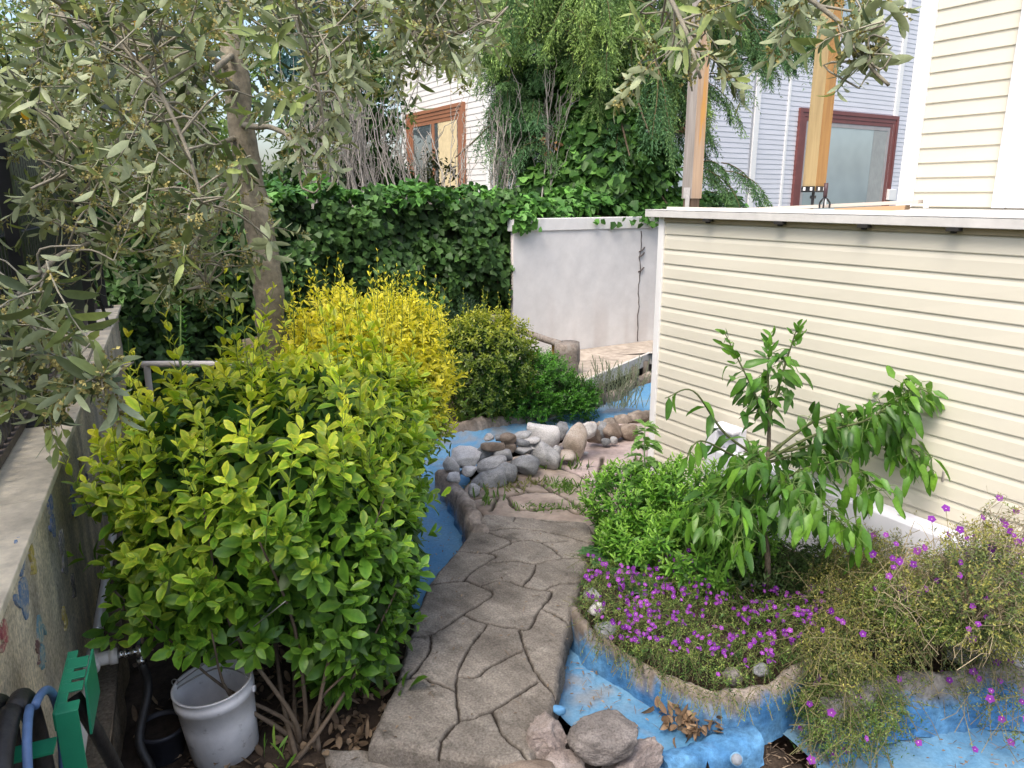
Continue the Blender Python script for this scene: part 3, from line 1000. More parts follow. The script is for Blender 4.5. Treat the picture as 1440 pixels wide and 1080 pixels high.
p1b = P(972, 281, 5.25); p1b[2] = 1.885
pt1, c1 = post('weathered wooden post with pale grey left face beside the ivy clad conifer', p1b, 4.6, .098, [M_grey, M_greyo, M_greyo], 0)
mb = MB(); mb.box(p1b + UD * .012 - VD * .004, UD * .06, -VD * .004, UP * .075); mb.box(p1b + UD * .012 - VD * .0045 - UP * .08, UD * .04, -VD * .004, UP * .1)
mb.build('bracket', mat_plain('galvanised_plate', (.50, .47, .44), .5, var=.25, scale=40), pt1, smooth=False)
mb = MB(); mb.box(p1b + UD * .01 + VD * .01 - UP * .075, UD * .08, VD * .08, UP * .074); mb.build('foot', mat_wood('rotten_foot', (.08, .05, .03), (.17, .11, .07)), pt1, smooth=False)
p2b = P(1146, 270, 5.0); p2b[2] = 1.935
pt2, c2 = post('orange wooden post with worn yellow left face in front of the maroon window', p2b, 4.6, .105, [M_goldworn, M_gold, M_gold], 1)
mb = MB(); mb.box(p2b - UD * .006 - VD * .006 - UP * .008, UD * .117, VD * .117, UP * .006)
for (d_, n_) in ((-VD, UD), (-UD, VD)):
    mb.box(p2b + d_ * .0062 + n_ * .0 - UP * .004, n_ * .105, d_ * .003, UP * .035)
mb.cyl(p2b + UD * .05 + VD * .05 - UP * .15, p2b + UD * .05 + VD * .05 - UP * .008, .010, n=10)
mb.cyl(p2b + UD * .05 + VD * .05 - UP * .05, p2b + UD * .05 + VD * .05 - UP * .03, .02, n=6)
mb.build('steel_foot', M_black, pt2, smooth=False)
for n_, d_ in ((VD, -UD), (UD, -VD)):
    for u_ in (.025, .08):
        mb = MB(); mb.box(p2b + n_ * (u_ - .009) + d_ * .0093 + UP * .003, n_ * .018, d_ * .0015, UP * .022)
        mb.build('fixing_tab', M_trim, pt2, smooth=False)
# small dark ornament on the roof
ob = P(1160, 279, 4.9); ob[2] = ZT + .045
lt = thing('garden_light', 'small dark cylinder on a three legged black and white foot beside the orange post', 'garden light', ob)
mb = MB(); mb.cyl(ob + UP * .075, ob + UP * .165, .013, n=14); mb.build('stem', mat_plain('dark_maroon', (.05, .02, .025), .5), lt)
mb = MB()
for k in range(3):
    r_ = np.array([math.cos(k * 2.1), math.sin(k * 2.1), 0])
    mb.tube(curve([ob + r_ * .035 + UP * .004, ob + r_ * .034 + UP * .04, ob + UP * .076], 8), .006, 6)
mb.build('tripod_foot', M_black, lt)
mb = MB(); mb.cyl(ob + UP * .02, ob + UP * .065, .014, .009, n=12); mb.build('lamp_cap', M_trim, lt)

# ------------------------------------------------------------------ neighbour's house far behind
C0 = np.array([-.375, 13.4, 0])
NV = Wall(C0, VD, -UD)
NU = Wall(C0, UD, -VD)
nh = thing('house', "neighbour's white clad house with maroon window frames beyond the ivy hedge", 'house', C0)
mb = MB(); NV.siding(mb, .12, 16, .3, 9, .104, lip=.0075, dutch=False); mb.build('side_siding', M_hsiding, nh, smooth=False)
mb = MB(); NU.siding(mb, .12, 3.85, .3, 9, .104, lip=.009, dutch=False); mb.build('front_siding', M_hsiding2, nh, smooth=False)
mb = MB(); mb.box(C0 + UD * .004 + VD * .004, UD * 3.84, VD * 16, UP * 9.0); mb.build('wall_core', M_hsiding, nh, smooth=False)
mb = MB(); NV.box(mb, -.02, .12, .25, 9, -.1, .03); NU.box(mb, .0, .12, .25, 9, -.02, .03)
bevel(mb.build('corner_board', M_trim, nh, smooth=False), .006)
for px in (1060, 1104, 1254):
    a, _ = NV.hit(px, 200)
    wd = .16 if px != 1104 else .07
    mb = MB(); NV.box(mb, a - wd / 2, a + wd / 2, .3, 9, -.003, .045 if wd > .1 else .03); bevel(mb.build('corner_board', M_trim, nh, smooth=False), .006)
    if px == 1060:
        mb = MB(); NV.box(mb, a - wd / 2 - .05, a - wd / 2 - .001, .3, 9, -.003, .018); mb.build('downpipe', mat_plain('grey_strip', (.32, .33, .36), .6), nh, smooth=False)


def window(wl, x0, x1, y0, y1, mf, fw, glass, curtain=None, mull=None, py_mid=None):
    ym = py_mid or (y0 + y1) / 2
    a0, _ = wl.hit(x0, ym); a1, _ = wl.hit(x1, ym)
    if a0 > a1: a0, a1 = a1, a0
    _, z1 = wl.hit((x0 + x1) / 2, y0); _, z0 = wl.hit((x0 + x1) / 2, y1)
    mb = MB()
    for i, (g, d) in enumerate(((0, .07), (.34, .055), (.68, .045))):
        q = fw * g; r_ = fw * (g + .32)
        wl.box(mb, a0 + q, a0 + r_, z0, z1 - q, .0, d); wl.box(mb, a1 - r_, a1 - q, z0, z1 - q, .0, d)
        wl.box(mb, a0 + r_, a1 - r_, z1 - r_, z1 - q, .0, d - .001)
    wn = mb.build('window', mf, nh, smooth=False)
    i0, i1, zt = a0 + fw * 1.02, a1 - fw * 1.02, z1 - fw * 1.02
    sb = MB(); s_ = fw * .35
    wl.box(sb, i0, i0 + s_, z0, zt, .02, .035); wl.box(sb, i1 - s_, i1, z0, zt, .02, .035); wl.box(sb, i0 + s_, i1 - s_, zt - s_, zt, .02, .034)
    if mull:
        am = i0 + (i1 - i0) * mull; wl.box(sb, am - s_ * .8, am + s_ * .8, z0, zt - s_, .02, .036)
    sb.build('sash', mf if mull else mat_plain('grey_sash', (.33, .31, .31), .5), wn, smooth=False)
    gb = MB(); wl.box(gb, i0, i1, z0, zt, .019, .024); gb.build('pane', glass, wn, smooth=False)
    if curtain:
        cb = MB(); u0, u1, mc = curtain
        aa = np.linspace(i0 + (i1 - i0) * u0, i0 + (i1 - i0) * u1, 40)
        v = np.array([[wl.pt(x, z, .0275 + .0025 * math.sin(k * 1.3)) for z in (z0, zt - s_)] for k, x in enumerate(aa)]).reshape(-1, 3)
        i = np.arange(39) * 2
        cb.add(v, np.stack([i, i + 2, i + 3, i + 1], -1)); cb.build('curtain', mc, wn)
    return a0, a1, z0, z1


window(NV, 1115, 1252, 157, 330, M_maroon, .26, M_glass, curtain=(.80, .97, mat_plain('grey_blind', (.30, .31, .30), .6)))
window(NV, 1172, 1232, -90, 34, M_maroon, .2, M_glass)
window(NV, 915, 985, 168, 262, M_brown, .25, M_glass, curtain=(.05, .95, M_lace))
window(NU, 576, 656, 152, 330, M_brown, .20, M_glassd, curtain=(.05, .42, M_curtain), mull=.52, py_mid=220)
jb = MB(); a, z = NV.hit(1246, 273); NV.box(jb, a - .06, a + .25, z - .15, z + .12, .0, .12)
bevel(jb.build('junction_box', M_trim, nh, smooth=False), .01)

# ------------------------------------------------------------------ white wall and deck behind
D0 = np.array([.013, 7.77, 0]); ZD = .22
BW = Wall(D0, VD, -UD)
bw = thing('white_wall', 'white rendered wall with a dark vertical crack behind the deck', 'wall', BW.pt(1, ZD, 0))
_, zt1 = BW.hit(722, 309); _, zt2 = BW.hit(930, 303)
ZW = (zt1 + zt2) / 2
M_wrender = mat_vcol('white_render', .85, 9, .93, 1.05, .15, 40)


def wcol(p):
    c = lerp((.60, .59, .585), (.67, .66, .655), .5 + .5 * vn(p, 1.5, 3.0))
    st = np.clip(vn(np.stack([p[:, 0] * 5, p[:, 1] * 5, p[:, 2] * .8], 1), 1.0, 2.0) - .2, 0, .5)[:, None] * np.clip((ZD + .75 - p[:, 2]) * 1.5, 0, 1)[:, None]
    return c * (1 - st) + np.array((.50, .46, .44)) * st


mb = wall_grid(BW, 0, 3.4, .0, ZW - .13, 0, wcol, step=.05, nz=.004)
BW.box(mb, .03, 3.4, .0, ZW - .132, -.10, -.012, c=(.6, .56, .55))
mb.build('wall_body', M_wrender, bw)
mb = MB(); BW.box(mb, -.008, 3.41, ZW - .129, ZW, -.11, .016, c=(.67, .66, .65)); bevel(mb.build('cap_board', M_wrender, bw, smooth=False), .006)
a, z = BW.hit(899, 400)
mb = MB()
cr = [BW.pt(a + .006 * math.sin(k * .9) + .006 * RNG.normal(), zz, .004) for k, zz in enumerate(np.linspace(ZD + .01, ZW - .16, 26))]
mb.tube(cr, [.0045 + .003 * RNG.random() for _ in cr], 5)
for zz in (.85, 1.02, 1.08): mb.tube(curve([BW.pt(a - .03, ZD + zz - .02, .006), BW.pt(a + .01, ZD + zz, .018), BW.pt(a + .05, ZD + zz + .03, .008)], 6), .008, 5)
mb.build('crack', mat_plain('crack_dark', (.09, .075, .07), .9), bw)

dk = thing('deck', 'small grey concrete deck on short stilts in front of the white wall', 'deck', BW.pt(1.2, 0, .6))
dpx = [(818, 536), (912, 496), (985, 498)]
f0, f1, f2 = [G(x, y, ZD) for x, y in dpx]
b0_, b1_ = BW.pt(.02, ZD, .006), BW.pt(3.3, ZD, .006)
fl = f0 + (b0_ - f0) * .75 + np.array([-.25, 0, 0])
M_deck = mat_vcol('deck_top', .85, 12, .8, 1.15, .3, 60, big=3)
mb = MB()
top = [fl, f0, f1, f2, b1_, b0_]
k = len(top); v = np.array(top + [q - UP * .05 for q in top]); i = np.arange(k); j = (i + 1) % k
ctr = v[:k].mean(0)
mb.add(np.concatenate([v, [ctr]]), np.stack([i + k, j + k, j, i], -1), np.stack([i, j, np.full(k, 2 * k)], -1), c=(.42, .36, .30))
mb.build('deck_top', M_deck, dk, smooth=False, recalc=True)
for q0, q1, hh in ((f0, f1, .135), (f1, f2, .135)):
    d_ = unit(q1 - q0); n_ = np.array([d_[1], -d_[0], 0]);
    mb = MB(); mb.box(q0 - UP * (hh - .012) + n_ * .002, (q1 - q0), n_ * .03, UP * hh, c=(.56, .53, .49))
    bevel(mb.build('fascia', M_wrender, dk, smooth=False), .006)
for x, y in ((846, 548), (892, 524), (908, 516)):
    q = G(x, y, ZD - .1) + np.array([.02, .1, 0]); q[2] = -.1
    mb = MB(); mb.cyl(q - UP * .05, q + UP * .26, .035, n=10); mb.build('stilt', mat_wood('dark_stilt', (.06, .05, .04), (.14, .12, .10)), dk)
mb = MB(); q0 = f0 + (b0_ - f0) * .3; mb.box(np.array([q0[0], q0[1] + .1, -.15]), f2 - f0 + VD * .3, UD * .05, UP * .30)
mb.build('underdeck_shade', M_dark, dk, smooth=False)  # near-black sheet painting the shade in the opening beneath the deck

# log railing
M_log = M_logwood


def log_post(label, px, py, z, r, hgt):
    q = P(px, py, z); m = MB()
    pts = [q - UP * hgt * (1 - u) + np.array([.006 * math.sin(u * 9), .006 * math.cos(u * 7), 0]) for u in np.linspace(0, 1, 10)]
    m.tube(pts, [r * (1 + .04 * math.sin(k * 1.9)) for k in range(10)], 20, wob=.06)
    og = pts[0]
    return tag(m.build('log_post', M_log, origin=og), label, 'post'), q


o1, q1 = log_post('thick round log post with flat top at the deck corner', 797, 482, 7.15, .125, .75)
o2, q2 = log_post('dark log post sticking up between the small conifer and the white wall', 695, 444, 7.3, .075, .85)
rl0, rl1 = q1 - UP * .02 + np.array([-.06, .03, 0]), P(728, 463, 7.75)
m = MB(); m.tube(curve([rl0, (rl0 + rl1) / 2 - UP * .005, rl1], 8), .035, 12, wob=.08)
tag(m.build('log_rail', M_log, origin=rl1), 'thin log handrail running from the thick log post to the white wall', 'rail')
m = MB(); pb = rl0 + (rl1 - rl0) * .18; m.box(pb - UP * .55 + np.array([0, .05, 0]), np.array([.08, 0, 0]), np.array([0, .03, 0]), UP * .52)
tag(m.build('rail_upright', mat_wood('yellow_wood', (.36, .22, .06), (.5, .33, .1)), origin=pb - UP * .55, smooth=False), 'yellow brown board upright under the log handrail', 'board')
# ================================================================== water pipe, tap, hose hanger
M_hose = mat_plain('black_hose', (.022, .02, .019), .55, var=.5, scale=60, bmp=.25, bscale=90)
M_hoseb = mat_plain('blue_hose', (.08, .15, .30), .5, var=.25, scale=40)
M_green = mat_plain('green_plastic', (.02, .24, .12), .35, var=.1, scale=20, bmp=.05)
M_wire = mat_plain('wire', (.35, .34, .33), .4, metal=.8)
M_bucket = mat_plain('bucket_plastic', (.68, .66, .66), .5, var=.18, scale=9, bmp=.15)
nt = M_bucket.node_tree; b = nt.nodes['Principled BSDF']; src = b.inputs['Base Color'].links[0].from_socket
rr_ = ramp_node(nt, noise_n(nt, 22, 6, .7).outputs['Fac'], [(.60, 0.0), (.70, .55)])
nt.links.new(mixc(nt, rr_.outputs['Color'], src, (.16, .13, .11)), b.inputs['Base Color'])
M_pot = mat_plain('black_pot', (.016, .016, .022), .55, var=.4, scale=30)

pa, pb_ = G(146, 832, .30), G(104, 1100, .30)
dirp = unit(pb_ - pa); far = pa - dirp * 2.6
tee = pa + dirp * ((np.dot(G(128, 930, .30) - pa, dirp)))
pp = thing('water_pipe', 'white plastic water pipe clipped along the foot of the handprint wall', 'pipe', tee)
mb = MB(); mb.tube(curve([far, pa, tee, pb_ + dirp * .6], 12), .0185, 16); mb.build('pipe_run', M_pvc, pp)
out = np.array([WN[0], WN[1], 0])
mb = MB(); mb.cyl(tee - dirp * .05, tee + dirp * .05, .026, n=20); mb.cyl(tee - out * .0, tee + out * .075, .024, n=20); mb.cyl(tee + out * .052, tee + out * .078, .028, n=20)
mb.build('tee_joint', M_pvc, pp)
cl = tee - dirp * .19
mb = MB(); mb.tube([cl + (math.cos(x) * out + math.sin(x) * UP) * .0215 for x in np.linspace(-.4, 3.5, 14)], .003, 6); mb.cyl(cl - out * .05, cl - out * .018 + UP * .0, .004, n=8)
mb.build('pipe_clip', M_steel, pp)
v0 = tee + out * .078
tp = thing('tap', 'small chrome tap screwed into the white pipe tee', 'tap', v0)
mb = MB(); mb.cyl(v0, v0 + out * .02, .013, n=6); mb.cyl(v0 + out * .02, v0 + out * .032, .016, n=16); mb.cyl(v0 + out * .032, v0 + out * .075, .011, n=16); mb.build('body', M_steel, tp)
mb = MB(); q = v0 + out * .072; mb.cyl(q + UP * .018, q - UP * .03, .013, n=16); mb.cyl(q - UP * .03, q - UP * .052, .017, n=6); mb.build('spout', M_steel, tp)
mb = MB(); mb.cyl(q + UP * .018, q + UP * .034, .006, n=10); mb.box(q + UP * .034 - out * .006 - dirp * .03, out * .012, dirp * .06, UP * .007); mb.build('lever', M_steel, tp, smooth=False)
h0 = q - UP * .045
mb = MB(); mb.tube(curve([h0, h0 - UP * .12 + out * .01, G(196, 1040, .02), G(214, 1085, -.07), G(222, 1140, -.085)], 22), .0155, 12)
tag(mb.build('garden_hose', M_hose, origin=G(214, 1085, -.1)), 'thin black hose hanging from the chrome tap down to the soil', 'hose')

# hose hanger: slotted green bracket
hz = .80
A_ = lambda px, py, z=hz: G(px, py, z)
ta, tb = A_(98, 916), A_(76, 1004)
ru = unit(ta - tb); Ls = np.linalg.norm((ta - tb)[:2]); sd = np.array([ru[1], -ru[0], 0]); WDT = .046
hb = thing('hose_hanger', 'green plastic slotted hose hanger fixed on the handprint wall', 'hose hanger', tb)
mb = MB()
notch = [(.14, .30), (.44, .50), (.62, .68), (.86, 1.0)]
segs = []; x = 0
for n0, n1 in notch:
    if n0 > x: segs.append((x, n0, WDT))
    segs.append((n0, n1, WDT * .42)); x = n1
for i, (s0, s1, ww) in enumerate(segs):
    mb.box(tb + ru * s0 * Ls, ru * (s1 - s0) * Ls * .9995, sd * ww, -UP * .005)
mb.box(tb - UP * .0, -ru * .005, sd * WDT, -UP * .34)
mb.box(tb + sd * .0, ru * Ls, -sd * .004, -UP * .045)
o = mb.build('slotted_plate', M_green, hb, smooth=False); bevel(o, .0015)
mb = MB()
s_ = sd * (WDT + .0005)
v = [ta + s_ - UP * .006, ta + s_ - UP * .13, tb + s_ + ru * Ls * .30 - UP * .125, tb + s_ + ru * Ls * .40 - UP * .006]
mb.add([*v, *[a + sd * .005 for a in v]], [[0, 1, 2, 3], [7, 6, 5, 4], [0, 4, 5, 1], [1, 5, 6, 2], [2, 6, 7, 3], [3, 7, 4, 0]])
mb.build('side_plate', M_green, hb, smooth=False, recalc=True)
mb = MB(); s0 = tb - sd * .14; mb.box(s0 - UP * .05 - ru * .06, ru * .05, sd * .14, -UP * .006); mb.box(s0 - UP * .0 - ru * .065, ru * .006, sd * .05, -UP * .1)
mb.build('arm', M_green, hb, smooth=False)


def coil(name, label, off, r, mat, rh, turns=1, ph=0.0, cz=None):
    c = tb + ru * (-.07) - sd * (off + .008) + UP * .055 - UP * (.005 + r * 1.02); c[2] = c[2] if cz is None else cz
    th = np.linspace(0, 2 * math.pi * turns, 60 * turns)
    p = np.array([c + ru * (r * math.sin(t) * (1 + .05 * math.sin(2 * t + ph))) + UP * (r * 1.15 * math.cos(t)) + sd * (.008 * math.sin(t * 1.5 + ph)) for t in th])
    m = MB(); m.tube(p, rh, 14, wob=.03)
    return m


hh = thing('garden_hose', 'thick black hose coiled in three loops beside the green hanger', 'hose', tb - UP * .4)
for k, (off, r) in enumerate(((.150, .160), (.100, .163), (.045, .175))):
    coil('loop', '', off, r, M_hose, .0215, ph=k * 1.3).build('loop', M_hose, hh)
m = coil('x', '', .012, .186, M_hoseb, .009, ph=.6)
tag(m.build('garden_hose', M_hoseb, origin=tb - UP * .4), 'thin blue hose looped between the black coil and the green hanger', 'hose')
q0 = tb + sd * .03 + ru * .02 - UP * .01
q0 = tb + sd * (WDT * .6) + ru * .035
mb = MB(); mb.tube(curve([G(104, 978, .72), G(118, 1000, .68), G(140, 1038, .58), G(172, 1100, .35), G(190, 1160, .1)], 18), .0165, 12)
tag(mb.build('hose_end', M_hose, origin=G(172, 1100, -.1)), 'black hose end dropping from the green hanger in front of the pipe', 'hose')

# white pipe frame behind the hedge
q0 = P(206, 512, 5.6); q1 = P(360, 512, 5.4)
mb = MB(); mb.tube(curve([np.array([q0[0], q0[1], -.1]), q0 - UP * .06, q0 - UP * .015 + (q1 - q0) * .01, q0 + (q1 - q0) * .04, q1], 24), .024, 12)
tag(mb.build('pipe_rail', M_pvc, origin=np.array([q0[0], q0[1], -.1])), 'white plastic pipe bent into a low rail behind the variegated hedge', 'pipe')

# ------------------------------------------------------------------ bucket and pot
bb = G(318, 1052, -.11); bb[2] = -.108
bt = thing('bucket', 'white plastic bucket with wire handle standing under the hedge', 'bucket', bb)
tilt = unit(np.array([-.07, -.02, 1.0])); hx = unit(np.cross(tilt, [0, 1.0, 0])); hy = np.cross(tilt, hx)


def lathe(prof, n=48):
    th = np.linspace(0, 2 * math.pi, n, endpoint=False)
    v = np.array([bb + tilt * z + hx * r * math.cos(t) + hy * r * math.sin(t) for r, z in prof for t in th])
    k = len(prof); i = np.arange(k - 1)[:, None] * n; j = np.arange(n)[None]; j2 = (j + 1) % n
    return v, np.stack([i + j, i + j2, i + n + j2, i + n + j], -1).reshape(-1, 4)


mb = MB(); v, q = lathe([(.001, 0), (.112, 0), (.119, .005), (.129, .15), (.1345, .235), (.140, .237), (.1405, .262), (.137, .265), (.137, .285), (.141, .287), (.1405, .293), (.133, .292), (.129, .2), (.115, .012), (.001, .01)])
mb.add(v, q); mb.build('bucket_body', M_bucket, bt)
mb = MB()
e1 = bb + tilt * .25 - hx * .141; e2 = bb + tilt * .25 + hx * .141
mb.tube(curve([e1, bb + tilt * .30 - hx * .11 - hy * .02 + UP * .0, bb + tilt * .31 + hy * -.05, e2 + UP * .03 - hx * .02, e2], 20), .003, 6)
mb.build('wire_handle', M_wire, bt)
for e in (e1, e2):
    mb = MB(); mb.cyl(e - hx * .0, e + hx * (.01 if e is e2 else -.01), .013, n=10); mb.build('handle_lug', M_bucket, bt)
# thin wire from hedge to the handle
w0, w1 = e2 + UP * .035, P(402, 845, 2.55)
mb = MB(); mb.tube(curve([w0, (w0 + w1) / 2 - UP * .006, w1], 8), .0022, 5); mb.tube([w0 + np.array([0, 0, .012]) + .012 * np.array([math.cos(t), 0, math.sin(t)]) for t in np.linspace(0, 6, 12)], .0022, 5)
tag(mb.build('wire', M_wire, origin=w0), 'thin pale wire tied from the hedge branch to the bucket rim', 'wire')
bp = G(232, 1062, -.11); bp[2] = -.108
pt_ = thing('flower_pot', 'small black plastic pot standing in shade left of the white bucket', 'pot', bp)
bb_s, tilt_s = bb, tilt
bb, tilt = bp, UP; hx, hy = np.array([1., 0, 0]), np.array([0, 1., 0])
mb = MB(); v, q = lathe([(.001, 0), (.062, 0), (.066, .004), (.078, .11), (.084, .112), (.085, .13), (.079, .131), (.076, .11)], 32); mb.add(v, q); mb.build('pot_body', M_pot, pt_)
mb = MB(); v, q = lathe([(.0765, .113), (.05, .12), (.02, .118), (.001, .121)], 32); mb.add(v, q, c=(.03, .022, .016)); mb.build('potting_soil', M_soil, pt_)

# ================================================================== stones
M_st = {
    'w': mat_stone('white_stone', (.42, .40, .39), (.58, .56, .54), (.70, .67, .65), 5, .35),
    'g': mat_stone('grey_stone', (.20, .20, .20), (.36, .355, .35), (.52, .51, .50), 7, .35),
    'b': mat_stone('blue_grey_stone', (.12, .125, .13), (.235, .24, .245), (.38, .38, .385), 8, .35),
    'o': mat_stone('ochre_stone', (.24, .19, .14), (.42, .36, .31), (.55, .50, .46), 5, .3),
    'r': mat_stone('brown_stone', (.12, .09, .07), (.24, .19, .15), (.36, .29, .24), 8, .3),
    'p': mat_stone('pinkish_grey_stone', (.125, .112, .105), (.235, .21, .195), (.36, .325, .305), 9, .4, 1.0),
}


def stone(label, px, py, z, size, kind, rot=0.0, tilt=(0, 0), seed=0, cuts=4, sub=4, group=None, rough=1.0, pw=2.6):
    """px,py: where its centre is seen; z: height of its centre; size: half extents (x,y,z) in metres"""
    c = G(px, py, z)
    bm = bmesh.new(); bmesh.ops.create_icosphere(bm, subdivisions=sub, radius=1.0)
    r_ = np.random.default_rng(seed + 100)
    v = np.array([x.co[:] for x in bm.verts])
    nrm = v.copy()
    v = v * ((np.abs(nrm) ** pw).sum(1) ** (-1 / pw))[:, None]
    for _ in range(cuts + 4):
        d = unit(r_.normal(size=3)); lim = .62 + .24 * r_.random()
        e = v @ d - lim; v = v - np.where(e > 0, e * .94, 0)[:, None] * d
    v = v * (1 + .10 * vn(nrm, 1.3, seed * 1.7)[:, None] + rough * .045 * vn(nrm, 4.2, seed * 2.9)[:, None] + rough * .022 * vn(nrm, 12.0, seed)[:, None])
    v = v * np.asarray(size)
    cx, sx = math.cos(tilt[0]), math.sin(tilt[0]); cy, sy = math.cos(tilt[1]), math.sin(tilt[1])
    v = v @ np.array([[1, 0, 0], [0, cx, sx], [0, -sx, cx]]) @ np.array([[cy, 0, -sy], [0, 1, 0], [sy, 0, cy]])
    cz, sz = math.cos(rot), math.sin(rot)
    v = v @ np.array([[cz, sz, 0], [-sz, cz, 0], [0, 0, 1]])
    f = [[x.index for x in q.verts] for q in bm.faces]; bm.free()
    m = MB(); m.add(v + c, None, f)
    og = c.copy(); og[2] = (v[:, 2] + c[2]).min()
    o = m.build('stone', M_st[kind], origin=og)
    return tag(o, label, 'stone', group or 'stones piled along the stream')


ST = [
    ('large smooth white boulder at the top middle of the stone pile', 762, 612, .12, (.145, .09, .12), 'w', -.1, (.3, .25), 1, 2, .6),
    ('tall pale boulder with ochre right side leaning at the right of the pile', 808, 620, .13, (.085, .09, .15), 'o', .3, (.1, .2), 2, 4, .8),
    ('white angular stone lying against the tall ochre boulder', 826, 607, .19, (.07, .05, .085), 'w', .6, (.3, .5), 3, 5, .7),
    ('dark blue grey stone wedged between two white boulders', 790, 604, .16, (.055, .06, .085), 'b', .2, (0, .3), 4, 5, .8),
    ('small pinkish stone at the top right of the pile', 832, 598, .20, (.045, .045, .035), 'o', .2, (0, 0), 5, 4, 1),
    ('reddish brown stone low behind the ochre boulder on the pink patio', 836, 614, .07, (.075, .06, .07), 'r', .4, (0, .4), 6, 5, 1),
    ('wide rough white boulder at the left end of the pile', 655, 644, .12, (.13, .10, .075), 'w', .1, (.1, .15), 7, 4, 1.3),
    ('narrow white stone leaning down the left end of the pile', 634, 655, .09, (.05, .06, .10), 'w', .5, (.2, -.4), 8, 5, 1.3),
    ('small white stone lowest at the left end of the pile', 640, 672, .05, (.055, .05, .045), 'w', -.3, (0, .2), 9, 5, 1),
    ('small white stone with moss beside the lowest white stone', 660, 662, .07, (.055, .05, .04), 'w', .3, (0, 0), 10, 4, 1.2),
    ('big dark grey flat sided boulder at the front foot of the pile', 692, 672, .03, (.16, .09, .075), 'b', .25, (.2, -.2), 11, 6, 1),
    ('long pale grey stone slab sloping across the front of the pile', 690, 653, .09, (.11, .06, .05), 'g', .1, (.2, -.35), 12, 5, 1),
    ('dark triangular stone at the front of the pile above the weeds', 713, 663, .06, (.08, .06, .085), 'b', -.2, (.2, .1), 13, 5, 1),
    ('broad rounded blue grey boulder front and centre of the pile', 738, 654, .06, (.115, .085, .075), 'b', -.1, (.1, .12), 14, 2, .7),
    ('pale grey speckled boulder sloping beside the grass tuft', 765, 640, .08, (.13, .08, .075), 'g', -.5, (.2, .45), 15, 2, .8),
    ('whitish grey stone under the long flat pebbles', 745, 628, .12, (.10, .07, .045), 'w', -.3, (.1, .3), 16, 3, 1),
    ('round tan stone at the foot of the ochre boulder', 797, 642, .05, (.065, .06, .05), 'o', 0, (0, 0), 17, 3, .8),
    ('small grey stone squeezed behind the round tan stone', 781, 635, .08, (.04, .05, .05), 'g', 0, (0, .1), 18, 4, 1),
    ('dark banded oval stone on the left of the pile top', 693, 628, .19, (.085, .05, .045), 'r', .1, (0, -.1), 19, 2, .8),
    ('rusty brown rounded stone on top of the pile', 714, 617, .22, (.065, .05, .04), 'r', 0, (0, .1), 20, 2, .7),
    ('small white pebble at the top left of the pile', 688, 615, .215, (.045, .04, .028), 'w', 0, (0, 0), 21, 2, .7),
    ('small blue grey pebble next to the rusty brown stone', 700, 616, .225, (.03, .03, .028), 'b', 0, (0, 0), 22, 3, .7),
    ('long flat grey pebble lying on top of the pile centre', 734, 612, .215, (.085, .05, .025), 'g', .2, (0, -.12), 23, 2, .6),
    ('flat white pebble under the long flat grey pebble', 745, 619, .18, (.085, .05, .024), 'w', 0, (0, .05), 24, 2, .6),
    ('flat dark grey pebble right of the rusty brown stone', 731, 622, .175, (.075, .05, .028), 'b', 0, (0, .05), 25, 2, .6),
    ('pale oval stone propped below the flat pebbles', 735, 633, .125, (.065, .055, .04), 'g', .2, (0, .1), 26, 2, .7),
    ('steep grey slab leaning in the left half of the pile', 681, 639, .12, (.085, .06, .085), 'b', .6, (.3, .5), 27, 6, .9),
    ('grey white stone in the middle of the pile under the banded stone', 707, 640, .12, (.075, .06, .06), 'g', .2, (0, .2), 28, 4, 1),
    ('brown stone half hidden below the rusty brown stone', 718, 629, .15, (.06, .05, .045), 'r', .3, (0, .2), 29, 4, .9),
    ('mossy dark angular stone right of the pile by the pink patio', 862, 609, .06, (.085, .07, .075), 'r', .4, (.1, 0), 30, 6, 1),
    ('mossy angular stone nearest the shed corner', 886, 606, .06, (.09, .07, .075), 'r', -.3, (.1, .1), 31, 6, 1),
    ('small dark pebble in front of the mossy angular stones', 852, 622, .03, (.04, .035, .032), 'b', 0, (0, 0), 32, 3, .8),
    ('small grey pebble between the two mossy angular stones', 863, 620, .035, (.03, .03, .035), 'g', 0, (0, 0), 33, 3, .8),
    ('dark grey stone behind the reddish brown stone beside the kerb', 846, 604, .08, (.05, .05, .075), 'b', .1, (0, .3), 34, 5, .9),
    ('tiny white chip lying on the pink patio by the ochre boulder', 823, 637, .01, (.03, .02, .008), 'w', 0, (0, 0), 35, 3, .5),
    ('mossy grey stone low beside the left kerb and weeds', 667, 690, .02, (.05, .045, .045), 'g', 0, (0, 0), 36, 4, .8),
]
for s_ in ST:
    lab, px, py, z, size, kind, rot, tl, seed, cuts, rgh = s_
    stone(lab, px, py, z, size, kind, rot, tl, seed, cuts, 3, None, rgh)
M_st['q'] = mat_stone('pale_pinkish_stone', (.20, .16, .145), (.34, .285, .26), (.46, .40, .37), 9, .35, .9)
NR = 'rocks at the near end of the blue pool'
stone('large smooth oval grey rock lying on top by the blue pool', 846, 1036, .065, (.118, .09, .060), 'p', .12, (.15, -.10), 41, -3, 5, NR, .8)
stone('pinkish angular rock against the path edge by the pool', 770, 1040, .0, (.075, .085, .11), 'q', .1, (.1, .15), 42, 6, 5, NR, 1.4)
stone('long brown wedge rock lying right of the oval rock', 885, 1072, -.06, (.13, .085, .07), 'q', .5, (.2, -.35), 43, 6, 5, NR, 1.3)
stone('small pale rock at the bottom edge below the oval rock', 795, 1078, -.03, (.07, .07, .05), 'q', .2, (0, 0), 44, 4, 4, NR, 1.2)
